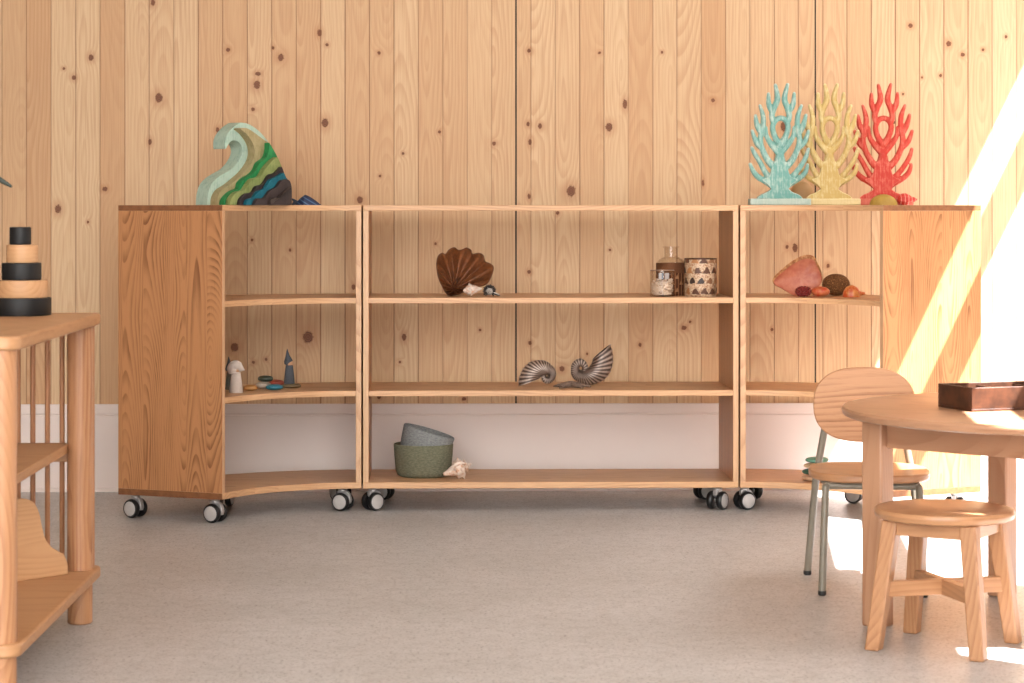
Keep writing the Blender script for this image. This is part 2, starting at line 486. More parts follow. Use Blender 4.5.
def caster(parent, x, y, rz):
    r = 0.0295
    bm = BM()
    lathe(bm, [(0.0, ZB - 0.0005), (0.024, ZB - 0.0005), (0.024, ZB - 0.004), (0.014, ZB - 0.006), (0.014, ZB - 0.014), (0.0, ZB - 0.014)], 24)
    pts = [(-0.016, ZB - 0.012), (0.018, ZB - 0.012), (0.026, ZB - 0.022), (0.030, ZB - 0.040), (0.026, ZB - 0.052), (0.016, ZB - 0.040), (-0.006, ZB - 0.036), (-0.016, ZB - 0.028)]
    prism(bm, pts, -0.008, 0.008, 'XZ')
    tube(bm, [(0, -0.026, r), (0, 0.026, r)], 0.006, 10)
    c = mesh_obj('caster', bm, 'fork', parent, (x, y, 0), (0, 0, rz), 0.0015)
    for s in (-1, 1):
        ya, yb = (0.0085, 0.0275) if s > 0 else (-0.0275, -0.0085)
        # the rotation by +90 deg about x sends local z to -y
        t = mesh_obj('tyre', tyre_bm(-yb, -ya, r), 'rubber', c)
        yo = 0.0275 * s
        prof = [(0.0, 0.003), (0.012, 0.0028), (0.0195, 0.0018), (0.0228, 0.0), (0.0228, -0.012), (0.0, -0.012)]
        m = Matrix.Translation((0, yo, r)) @ Matrix.Rotation(-s * PI / 2, 4, 'X')
        mesh_obj('hub_cap', lathe(BM(), prof, 28, m), 'hub', c)
    return c

XA, XB = px2x(363.0, YF), px2x(738.5, YF)
MIDX = (XA + XB) / 2
W2 = (XB - XA) / 2
mid = thing('shelf_unit', 'straight open oak shelf unit on casters, middle of the three, holding the shells and bowls', 'shelf unit', (MIDX, YF, 0), 0, 'oak shelf units on casters')
mesh_obj('top_board', box(BM(), -W2, W2, 0, DEP, ZT - TH, ZT), 'oak_x', mid, bevel=0.0015)
mesh_obj('bottom_board', box(BM(), -W2, W2, 0, DEP, ZB, ZB + 0.020), 'oak_x', mid, bevel=0.0015)
for s in (-1, 1):
    x0, x1 = (-W2, -W2 + TH) if s < 0 else (W2 - TH, W2)
    mesh_obj('side_panel', panel(x0, x1, 0, DEP, ZB + 0.020, ZT - TH, 0), ['oak_z', 'oak_edge'], mid, bevel=0.0012)
for z in (S2, S3):
    mesh_obj('shelf', box(BM(), -W2 + TH, W2 - TH, 0.001, DEP, z - TH, z), 'oak_x', mid, bevel=0.0012)
for (x, y, a) in ((-W2 + 0.03, 0.05, 35), (W2 - 0.062, 0.05, 55), (-W2 + 0.06, DEP - 0.055, 160), (W2 - 0.075, DEP - 0.06, 20)):
    caster(mid, x, y, rad(a))

def sector(bm, r0, r1, a0, a1, z0, z1, s, n=40):
    """ring sector round the local origin; angle from +y, turning to -x (s=-1) or +x (s=+1)"""
    P = []
    for i in range(n + 1):
        a = a0 + (a1 - a0) * i / n
        P.append((s * r1 * math.sin(a), r1 * math.cos(a)))
    for i in range(n, -1, -1):
        a = a0 + (a1 - a0) * i / n
        P.append((s * r0 * math.sin(a), r0 * math.cos(a)))
    va = [bm.verts.new((p[0], p[1], z0)) for p in P]
    vb = [bm.verts.new((p[0], p[1], z1)) for p in P]
    N = len(P)
    for i in range(N):
        bm.faces.new((va[i], va[(i + 1) % N], vb[(i + 1) % N], vb[i])).material_index = 1 if i == n else 0
    for v in (va, vb):
        for i in range(n):
            bm.faces.new((v[i], v[i + 1], v[N - 2 - i], v[N - 1 - i]))
    return bm

def curved_unit(xm, s, label, turns, RIN=0.442):
    ROUT = RIN + DEP
    u = thing('curved_shelf_unit', label, 'shelf unit', (xm, YF - RIN, 0), 0, 'oak shelf units on casters')
    mesh_obj('top_board', sector(BM(), RIN, ROUT, 0, SECT, ZT - TH, ZT, s), ['oak_x', 'end_grain'], u, bevel=0.0012)
    mesh_obj('bottom_board', sector(BM(), RIN, ROUT, 0, SECT, ZB, ZB + 0.020, s), ['oak_x', 'end_grain'], u, bevel=0.0012)
    x0, x1 = (0, TH) if s > 0 else (-TH, 0)
    mesh_obj('side_panel', panel(x0, x1, RIN, ROUT, ZB + 0.020, ZT - TH, 0), ['oak_z', 'oak_edge'], u, bevel=0.0012)
    # the end panel lies along the last radius; its own frame has x along the radius
    ang = PI / 2 + SECT if s < 0 else PI / 2 - SECT
    bm = panel(RIN, ROUT, -TH, 0, ZB + 0.020, ZT - TH, 1) if s < 0 else panel(RIN, ROUT, 0, TH, ZB + 0.020, ZT - TH, 1)
    mesh_obj('side_panel', bm, ['oak_z', 'oak_edge'], u, (0, 0, 0), (0, 0, ang), bevel=0.0012)
    da = TH / RIN
    for z in (S2, S3):
        mesh_obj('shelf', sector(BM(), RIN + 0.002, ROUT, 0.030, SECT - 0.030, z - TH, z, s), ['oak_x', 'end_grain'], u, bevel=0.0012)
    for (r, a, t) in turns:
        caster(u, s * r * math.sin(a), r * math.cos(a), rad(t))
    return u
XL, XR2 = px2x(361.4, YF), px2x(740.2, YF)
curved_unit(XL, -1, 'curved oak shelf unit on casters with the green wave toy on top', [
    (RIN + 0.06, rad(7.0), -22), (ROUT - 0.05, rad(6), 120), (RIN + 0.058, SECT - rad(4.2), -28), (ROUT - 0.022, SECT - rad(3.3), -34), (ROUT - 0.05, rad(36.5), 80)], 0.454)
curved_unit(XR2, 1, 'curved oak shelf unit on casters with the three coral figures on top', [
    (RIN + 0.05, rad(2.4), 22), (ROUT - 0.06, rad(6), 120), (RIN + 0.05, SECT - rad(6), 28), (ROUT - 0.06, SECT - rad(4), 60), (ROUT - 0.05, rad(32), -20)])

# ------------------------------------------------------------------ wave toy
TOPZ = ZT
def wave_toy():
    S, ox, oy = 6.83, 190.0, 110.0
    th = rad(42)
    Y0 = 7.30
    x0 = px2x(250, Y0)
    t = thing('wave_toy', 'stacked wooden wave toy in mint, green, teal and charcoal layers on the left shelf unit', 'wooden toy', (x0, Y0, TOPZ), th)
    eff = th - math.atan2(-x0, Y0) * 1.0
    eff = th + math.atan2(x0, Y0)
    right = [(350, 80), (390, 85), (440, 110), (490, 152), (540, 215), (590, 300), (630, 390), (655, 455), (680, 480), (692, 530), (693, 641)]
    L = [
        ('mint', [(125, 641), (130, 570), (150, 505), (190, 458), (240, 425), (285, 398), (325, 355), (355, 300), (357, 255), (335, 215), (300, 203), (270, 222), (247, 262), (240, 230), (246, 190), (268, 148), (305, 108), (345, 80)], 0),
        ('beige', [(190, 641), (195, 590), (222, 540), (270, 508), (330, 460), (390, 400), (430, 335), (441, 275), (425, 215), (385, 160), (345, 125), (385, 120), (430, 142), (478, 176), (506, 196)], 2),
        ('green', [(237, 641), (245, 600), (290, 552), (338, 528), (350, 490), (385, 455), (425, 432), (455, 400), (475, 355), (520, 320), (538, 270), (541, 216)], 4),
        ('sand', [(277, 641), (285, 600), (320, 556), (372, 540), (400, 500), (430, 465), (480, 450), (510, 400), (555, 345), (596, 315)], 5),
        ('black', [(340, 641), (350, 600), (385, 566), (430, 555), (455, 515), (500, 500), (540, 440), (580, 425), (625, 380)], 6),
        ('teal', [(385, 641), (395, 605), (435, 590), (465, 550), (510, 530), (545, 475), (590, 450), (640, 420)], 7),
        ('charcoal', [(440, 641), (460, 600), (510, 592), (545, 545), (590, 520), (620, 478), (660, 466)], 8),
        ('slate', [(548, 641), (560, 600), (610, 590), (640, 560), (690, 520)], 9),
    ]
    cols = {'mint': (lin(188, 214, 196), lin(158, 186, 168)), 'beige': (lin(180, 164, 122), lin(150, 138, 92)), 'green': (lin(48, 146, 82), lin(28, 110, 62)),
            'sand': (lin(146, 156, 96), lin(104, 126, 66)), 'black': (lin(54, 44, 44), lin(38, 32, 34)), 'teal': (lin(20, 106, 122), lin(14, 80, 100)),
            'charcoal': (lin(64, 52, 50), lin(46, 38, 38)), 'slate': (lin(78, 66, 60), lin(58, 48, 46))}
    lab = {'mint': 'pale mint outer wave', 'beige': 'olive beige wave', 'green': 'bright green wave', 'sand': 'yellowish green wave', 'black': 'black wave', 'teal': 'teal blue wave',
           'charcoal': 'charcoal wave', 'slate': 'dark grey innermost wave'}
    mpp = Y0 / F
    # depth of each front face, towards the camera
    D = [0.0, 0.036, 0.062, 0.086, 0.102, 0.118, 0.134, 0.150]
    back = 0.062
    for (nm, line, st), d in zip(L, D):
        ln = smooth_line(line, 5)
        end = line[-1]
        rt = smooth_line(right, 4)
        keep = [p for p in rt if p[0] > end[0] + 4 and p[1] > min(end[1], 640) + (4 if end[1] > 85 else -999)]
        poly = ln + keep
        out = []
        for (qx, qy) in poly:
            X = (ox + qx / S - 250) * mpp
            Z = max(0.0, (oy + 641 / S - (oy + qy / S)) * mpp)
            out.append(((X - d * math.sin(eff)) / math.cos(eff), Z))
        y_front = -d
        y_back = back if nm == 'mint' else -(D[[q[0] for q in L].index(nm) - 1]) 
        a, b = cols[nm]
        o = mesh_obj('wave_layer', prism(BM(), out, y_front, y_back, 'XZ'), washed('wave_' + nm, a, b), t, bevel=0.0012, smooth=50)
        o['label'] = lab[nm]
    return t
wave_toy()

# small blue fish next to it
def fish():
    Yf = 7.36
    x = px2x(308, Yf); s = Yf / F
    t = thing('toy_fish', 'small dark blue wooden fish lying beside the wave toy', 'wooden toy', (x, Yf, TOPZ), rad(-6))
    bm = BM()
    N, M = 22, 16
    prof = []
    for i in range(N + 1):
        u = i / N
        h = 10.5 * s * ((u / .36) ** .6 if u < .36 else 1 - ((u - .36) / .64) ** 1.35)
        prof.append((-12.5 * s + u * 26 * s, max(h, 0.0008)))
    rings = []
    for (xx, h) in prof:
        rings.append([bm.verts.new((xx, 0.55 * h * math.cos(PI * k / M) * 1.3, h * math.sin(PI * k / M))) for k in range(M + 1)])
    for a, b in zip(rings, rings[1:]):
        for k in range(M): bm.faces.new((a[k], a[k + 1], b[k + 1], b[k]))
        bm.faces.new((a[0], b[0], b[M], a[M]))
    bm.faces.new(rings[0]); bm.faces.new(rings[-1])
    n = NT('fish_blue', 0.5, 0.4)
    px, py, pz = n.xyz(n.obj())
    v = n.math('SINE', n.math('ADD', n.math('MULTIPLY', px, 260.0), n.math('MULTIPLY', pz, 420.0)))
    n.color(n.mix(n.smooth(v, 0.55, 0.85), lin(30, 44, 78), lin(74, 104, 140)))
    mesh_obj('body', bm, n.m, t, bevel=0)
    bm = BM()
    prism(bm, [(-17 * s, 0.0), (-15 * s, 0.0), (-9 * s, 0.004), (-9 * s, 0.012), (-15.5 * s, 0.022), (-17 * s, 0.020), (-14.5 * s, 0.011)], -0.006, 0.006, 'XZ')
    mesh_obj('tail', bm, plain('fish_tail_blue', lin(24, 36, 62), 0.5), t, bevel=0.0015)
fish()

# ------------------------------------------------------------------ coral figures
def coral(px, Y, rz, label, c, w, hscale=1.0):
    s = Y / F
    S = 4.878
    t = thing('coral_figure', label, 'ornament', (px2x(px, Y), Y, TOPZ), rz, 'painted wooden corals')
    m = washed('coral_' + label.split()[0], c, w, 0.6, 0.8)
    def q(x, y): return ((x - 192) / S * s, 0.0, (652 - y) / S * s)
    B = [
        ([(192, 622), (192, 560), (193, 480), (194, 425), (194, 380)], [46, 44, 38, 26, 15]),
        ([(190, 575), (140, 545), (95, 518), (66, 490), (48, 452)], [22, 17, 14, 13, 9]),
        ([(194, 575), (245, 545), (290, 520), (318, 492), (330, 455)], [22, 17, 14, 13, 9]),
        ([(170, 545), (128, 500), (95, 440), (70, 400), (56, 372)], [20, 15, 13, 12, 9]),
        ([(95, 525), (72, 500), (52, 470)], [12, 13, 9]),
        ([(216, 545), (262, 505), (300, 455), (322, 415), (333, 378)], [20, 15, 13, 12, 9]),
        ([(180, 480), (140, 440), (110, 385), (98, 330), (110, 270), (112, 220), (96, 165)], [20, 17, 15, 14, 14, 13, 8]),
        ([(206, 480), (248, 440), (278, 385), (290, 330), (280, 270), (282, 215), (300, 165)], [20, 17, 15, 14, 14, 13, 8]),
        ([(104, 372), (78, 345), (58, 290)], [15, 14, 9]),
        ([(284, 372), (316, 340), (334, 290)], [15, 14, 9]),
        ([(102, 300), (82, 262), (74, 215)], [14, 14, 9]),
        ([(288, 300), (308, 262), (322, 212)], [14, 14, 9]),
        ([(188, 395), (150, 352), (128, 312), (126, 272)], [18, 15, 12, 8]),
        ([(198, 395), (236, 352), (260, 312), (262, 272)], [18, 15, 12, 8]),
        ([(190, 350), (168, 315), (158, 270), (172, 238), (197, 226), (222, 238), (234, 270), (222, 315), (200, 350)], [17, 15, 14, 14, 14, 14, 14, 15, 17]),
        ([(164, 250), (154, 215), (166, 175), (182, 130), (172, 65)], [15, 15, 15, 15, 9]),
        ([(230, 250), (240, 215), (230, 175), (216, 130), (232, 62)], [15, 15, 15, 15, 9]),
        ([(158, 200), (140, 160), (138, 108)], [14, 14, 9]),
        ([(236, 200), (258, 158), (264, 106)], [14, 14, 9]),
    ]
    bm = BM()
    for pts, rs in B:
        pl = smooth_line([(x, y, r) for (x, y), r in zip(pts, rs)], 4)
        P = [q(a, b) for a, b, r in pl]
        R = [r / S * s * 1.0 for a, b, r in pl]
        tube(bm, P, R, 10, True, 0.62)
        ellipsoid(bm, P[-1], (R[-1], R[-1] * 0.62, R[-1]), 10, 6)
        ellipsoid(bm, P[0], (R[0], R[0] * 0.62, R[0]), 10, 6)
    body = [(162, 440), (222, 440), (232, 474), (246, 512), (276, 528), (250, 552), (226, 576), (158, 576), (134, 552), (108, 528), (138, 512), (152, 474)]
    body = smooth_line(body + [body[0]], 4)[:-1]
    prism(bm, [(q(a, b)[0], q(a, b)[2]) for a, b in body], -0.013, 0.013, 'XZ')
    # flared foot
    foot = []
    for (hw, y) in ((112, 622), (108, 612), (92, 600), (66, 590), (44, 575), (40, 560)):
        foot.append((hw, y))
    out = [q(192 + hw, y) for hw, y in foot] + [q(192 - hw, y) for hw, y in reversed(foot)]
    prism(bm, [(p[0], p[2]) for p in out], -0.012, 0.012, 'XZ')
    for v in bm.verts: v.co.y = max(-0.0105, min(0.0105, v.co.y * 1.35))
    o = mesh_obj('branches', bm, m, t, smooth=60)
    r = o.modifiers.new('merge', 'REMESH'); r.mode = 'VOXEL'; r.voxel_size = 0.0017; r.use_smooth_shade = True
    sm = o.modifiers.new('soften', 'SMOOTH'); sm.factor = 0.5; sm.iterations = 4
    bw = 149 / S * s
    mesh_obj('base', box(BM(), -bw, bw, -0.027, 0.027, 0, 32 / S * s), m, t, bevel=0.003, seg=3)
    return t
coral(779.5, 7.405, 0, 'pale turquoise wooden coral figure on its plinth, leftmost of the three corals', lin(110, 166, 156), lin(196, 212, 200))
coral(829.0, 7.470, 0, 'pale yellow wooden coral figure on its plinth, between the turquoise and red corals', lin(204, 174, 104), lin(230, 212, 160))
coral(882.5, 7.545, rad(-10), 'red wooden coral figure on its plinth at the right of the corals', lin(204, 60, 44), lin(230, 126, 104))

def pebble(px, py_base, Z, wpx, hpx, label, mat, name='wooden_pebble', cat='pebble', group=None, depth=None, Y=None, tilt=0.0, sq=2.3, dz=0.0, dome=False):
    """a smooth flattened stone whose foot stands on height Z"""
    if Y is None: Y = at(px, py_base, Z)[1]
    s = Y / F
    rx, rz = wpx / 2 * s, hpx / 2 * s
    ry = depth if depth else rx * 0.85
    def f(c):
        z = math.copysign(abs(c.z) ** 1.0, c.z)
        k = (max(0.0, 1 - abs(z) ** sq) ** (1 / sq)) / max(1e-6, math.sqrt(max(1e-9, 1 - z * z))) if abs(z) < 0.999 else 1
        return Vector((c.x * k, c.y * k, z))
    bm = BM()
    ellipsoid(bm, (0, 0, 0 if dome else rz), (rx, ry, rz * (2 if dome else 1)), 28, 16, f)
    if dome:
        for v in bm.verts: v.co.z = max(v.co.z, 0)
    o = mesh_obj(name, bm, mat, None, (px2x(px, Y), Y, Z + dz), (0, tilt, random.uniform(-0.4, 0.4)), smooth=80)
    return tag(o, label, cat, group)

n = NT('pebble_pine', 0.5, 0.4)
x, y, z = n.xyz(n.obj())
d = n.vmath('LENGTH', n.vmath('MULTIPLY_ADD', n.vec(x, y, z), (180, 0, 180), (180 * 0.022, 0, -180 * 0.030)))
n.color(n.mix(n.smooth(d, 1.3, 0.6), lin(214, 178, 128), lin(110, 66, 40)))
pebble(802, 204, TOPZ, 23, 24, 'round beige wooden ball behind the turquoise and yellow corals', n.m, 'wooden_ball', 'ball', Y=7.62, sq=2.0)
pebble(883.5, 204, TOPZ, 28, 11, 'mustard yellow pebble lying in front of the red coral', plain('mustard', lin(190, 154, 72), 0.55, 0.3, 0.08, 40), Y=7.475, depth=0.030, sq=2.0, dome=True)

def ribbed_shell(px, Y, Z, wpx, hpx, label, c1, c2, name, ribs=9, tail=True, mat=None):
    """a small rounded shell with lengthwise ribs and a pointed tail to the right"""
    s = Y / F
    L, R = wpx * s, hpx / 2 * s
    bm = BM(); N, M = 26, 48
    rings = []
    for i in range(N + 1):
        u = i / N
        r = R * (math.sin(PI * min(1.0, u * 1.25 + 0.02)) ** 0.55 if u < 0.72 else 0)
        e = R * 0.42 * (1 - max(0, (u - 0.72) / 0.28) ** 3) if tail else 0.0004
        r = max(r, e if u > 0.5 else 0.0005)
        if i == N: r = 0.0006
        rings.append([bm.verts.new((-L / 2 + u * L, r * (1 + 0.06 * math.cos(ribs * 2 * PI * k / M)) * math.cos(2 * PI * k / M),
                                    R + r * (1 + 0.06 * math.cos(ribs * 2 * PI * k / M)) * math.sin(2 * PI * k / M))) for k in range(M)])
    for a, b in zip(rings, rings[1:]):
        for k in range(M): bm.faces.new((a[k], a[(k + 1) % M], b[(k + 1) % M], b[k]))
    bm.faces.new(rings[0]); bm.faces.new(rings[-1])
    if mat is None:
        n = NT(name + '_paint', 0.5, 0.4)
        x, y, z = n.xyz(n.obj())
        v = n.math('SINE', n.math('MULTIPLY', x, 2 * PI / (L / 5.5)))
        n.color(n.mix(n.smooth(v, 0.6, 0.95), c1, c2))
        mat = n.m
    o = mesh_obj(name, bm, mat, None, (px2x(px, Y), Y, Z - 0.001), (0, 0, 0), smooth=70)
    return tag(o, label, 'shell')
ribbed_shell(907, 7.50, TOPZ, 21, 12.0, 'small red ribbed shell with pale stripes to the right of the mustard pebble', lin(206, 60, 48), lin(236, 150, 130), 'red_shell')

# ------------------------------------------------------------------ middle unit: brown clam and small shells
def fan_shell(name, label, cat, S, ox, oy, outline, hinge, Y, Z, base_y, bulge, ribs, ribamp, mat, rim=None, concave=False, thick=0.006, back=None, tilt=0.0):
    """a fan shaped shell traced round its hinge, given its real bulge and thickness"""
    mpp = Y / F
    pl = smooth_line(outline + [outline[0]], 8)
    H0 = Vector((hinge[0], hinge[1]))
    ang = []
    for p in pl:
        v = Vector((p[0] - hinge[0], -(p[1] - hinge[1])))
        ang.append((v.length, math.atan2(v.y, v.x)))
    NP, NT_ = len(pl), 18
    bm = BM()
    px0 = ox + hinge[0] / S
    def pt(i, t, side):
        p = pl[i]
        x = (hinge[0] + (p[0] - hinge[0]) * t) / S * mpp - hinge[0] / S * mpp
        z = (base_y - (oy + (hinge[1] + (p[1] - hinge[1]) * t) / S)) * mpp
        if concave and side:
            x *= 1.05; z += max(0.0, z - 0.02) * 0.13
        a = ang[i][1]
        h = bulge * (max(0.0, 1 - t ** 2.4)) ** 0.75
        rb = ribamp * math.cos(ribs * a) * math.sin(PI * min(1, t * 0.62 + 0.05)) 
        if concave: h = -h * 0.35; rb *= 0.12
        y = -(h + rb) + (thick if side else 0)
        if concave and side: y = bulge * (max(0.0, 1 - t ** 2.6)) ** 0.7 + thick + rb
        return (x, y, z)
    F1 = [[bm.verts.new(pt(i, (k + 0.02) / NT_ if k < NT_ else 1.0, 0)) for i in range(NP - 1)] for k in range(NT_ + 1)]
    F2 = [[bm.verts.new(pt(i, (k + 0.02) / NT_ if k < NT_ else 1.0, 1)) for i in range(NP - 1)] for k in range(NT_ + 1)]
    n = NP - 1
    for G in (F1, F2):
        for k in range(NT_):
            for i in range(n):
                bm.faces.new((G[k][i], G[k][(i + 1) % n], G[k + 1][(i + 1) % n], G[k + 1][i])).material_index = 0 if G is F1 else 1
        bm.faces.new(G[0])
    for i in range(n):
        bm.faces.new((F1[NT_][i], F1[NT_][(i + 1) % n], F2[NT_][(i + 1) % n], F2[NT_][i])).material_index = 1
    mats = [mat, back or mat]
    o = mesh_obj(name, bm, mats, None, (px2x(px0, Y), Y, Z), (tilt, 0, 0), smooth=70)
    return tag(o, label, cat)

n = NT('carved_brown_wood', 0.45, 0.45)
nz = n.noise(n.obj(), 60, 4, 0.6)
x, y, z = n.xyz(n.obj())
gr = n.noise(n.vec(n.math('MULTIPLY', x, 60), n.math('MULTIPLY', y, 200), n.math('MULTIPLY', z, 300)), 1.0, 3.0)
n.color(n.mix(n.smooth(n.math('ADD', n.math('MULTIPLY', nz, .5), n.math('MULTIPLY', gr, .5)), 0.35, 0.65), lin(146, 88, 50), lin(94, 52, 28)))
n.bump(nz, 0.15, 0.002)
clam_out = [(118, 250), (128, 200), (160, 172), (185, 178), (210, 150), (250, 132), (280, 150), (305, 148), (340, 134), (375, 152), (385, 180), (430, 172), (465, 190), (480, 235),
            (515, 250), (538, 275), (530, 330), (505, 385), (470, 412), (400, 430), (330, 458), (290, 476), (230, 488), (190, 470), (150, 400), (125, 330)]
Yc = 7.50
fan_shell('carved_clam', 'large brown carved wooden clam shell standing on the upper shelf of the middle unit', 'shell', 7.31, 420, 230, clam_out, (250, 430), Yc, S2, 230 + 488 / 7.31, 0.060, 13.5, 0.015, n.m, thick=0.014, back=plain('clam_rim', lin(60, 36, 24), 0.5))

def lumpy_cone(name, label, px, Y, Z, wpx, hpx, mat, spikes=0, seed=1, amp=0.25, rz=0.0, tipside=-1, tilt=0.0):
    """spindle shaped sea shell with knobs in spiral rows, its siphon on one side"""
    rnd = random.Random(seed)
    s = Y / F; L = wpx * s; R = hpx / 2 * s
    bm = BM(); N, M = 40, 40
    rings = []
    for i in range(N + 1):
        u = i / N
        r = R * 0.80 * (u / 0.62) ** 0.85 if u < 0.62 else R * 0.80 * (1 - ((u - 0.62) / 0.38)) ** 0.8
        r = max(r, 0.0006)
        ring = []
        for k in range(M):
            a = 2 * PI * k / M
            kn = max(0.0, math.cos(spikes * (a + u * 2.0))) ** 4 * max(0.0, math.cos(2 * PI * (u - 0.62) * 3.2)) ** 2 if spikes else 0
            rr = r * (1 + amp * kn + 0.05 * math.sin(u * 60))
            ring.append(bm.verts.new((tipside * (L / 2 - u * L), rr * math.cos(a), rr * math.sin(a))))
        rings.append(ring)
    for a, b in zip(rings, rings[1:]):
        for k in range(M): bm.faces.new((a[k], a[(k + 1) % M], b[(k + 1) % M], b[k]))
    bm.faces.new(rings[0]); bm.faces.new(rings[-1])
    bmesh.ops.transform(bm, matrix=Matrix.Rotation(tilt, 4, 'Y'), verts=bm.verts[:])
    zmin = min(v.co.z for v in bm.verts)
    bmesh.ops.translate(bm, vec=(0, 0, -zmin - 0.0006), verts=bm.verts[:])
    o = mesh_obj(name, bm, mat, None, (px2x(px, Y), Y, Z), (0, 0, rz), smooth=60)
    return tag(o, label, 'shell')
n = NT('pale_shell', 0.45, 0.4)
v = n.noise(n.obj(), 130, 3, 0.6)
n.color(n.ramp(v, [(0.30, lin(206, 150, 112)), (0.5, lin(232, 214, 200)), (0.62, lin(236, 226, 216)), (0.72, lin(150, 110, 90))]))
PALE = n.m
lumpy_cone('whelk_shell', 'small pale orange whelk shell leaning at the foot of the brown clam', 472.5, 7.41, S2, 20, 15, PALE, 7, 3, 0.3, 0.2, 1, rad(-6))
n = NT('banded_murex', 0.5, 0.4)
x, y, z = n.xyz(n.obj())
ang = n.math('ARCTAN2', n.math('SUBTRACT', z, 0.018), x)
v = n.math('SINE', n.math('MULTIPLY', ang, 17.0))
n.color(n.mix(n.smooth(v, -0.2, 0.25), lin(34, 26, 24), lin(222, 212, 200)))
def murex(px, Y, Z):
    s = Y / F
    bm = BM()
    R = 5.6 * s
    ellipsoid(bm, (0, 0, R * 1.05), (R * .8, R * 0.65, R * 0.78), 24, 14)
    sp = BM()
    for row in range(3):
        for k in range(11):
            a = 2 * PI * k / 11 + row * 0.3
            d = Vector((math.cos(a), -0.5 + 0.5 * row, math.sin(a))).normalized()
            c = Vector((0, 0, R * 1.05))
            p0 = c + Vector((d.x * R * 0.6, d.y * R * 0.5, d.z * R * 0.55)); p1 = c + d * R * 1.25
            if p1.z < 0.0015: continue
            tube(sp, [p0, (p0 + p1) / 2, p1], [0.0038, 0.0034, 0.0010], 6)
    tube(bm, [(R * 0.5, 0, R * 0.7), (R * 1.3, -0.004, R * 0.45), (R * 1.9, -0.006, R * 0.22)], [0.006, 0.004, 0.0015], 10)
    o = tag(mesh_obj('murex_shell', bm, n.m, None, (px2x(px, Y), Y, Z), smooth=60), 'small spiky black and white shell to the right of the pale orange whelk', 'shell')
    mesh_obj('spines', sp, plain('dark_spines', lin(44, 32, 28), .5), o, smooth=60)['label'] = 'black spines'
murex(489.5, 7.42, S2)

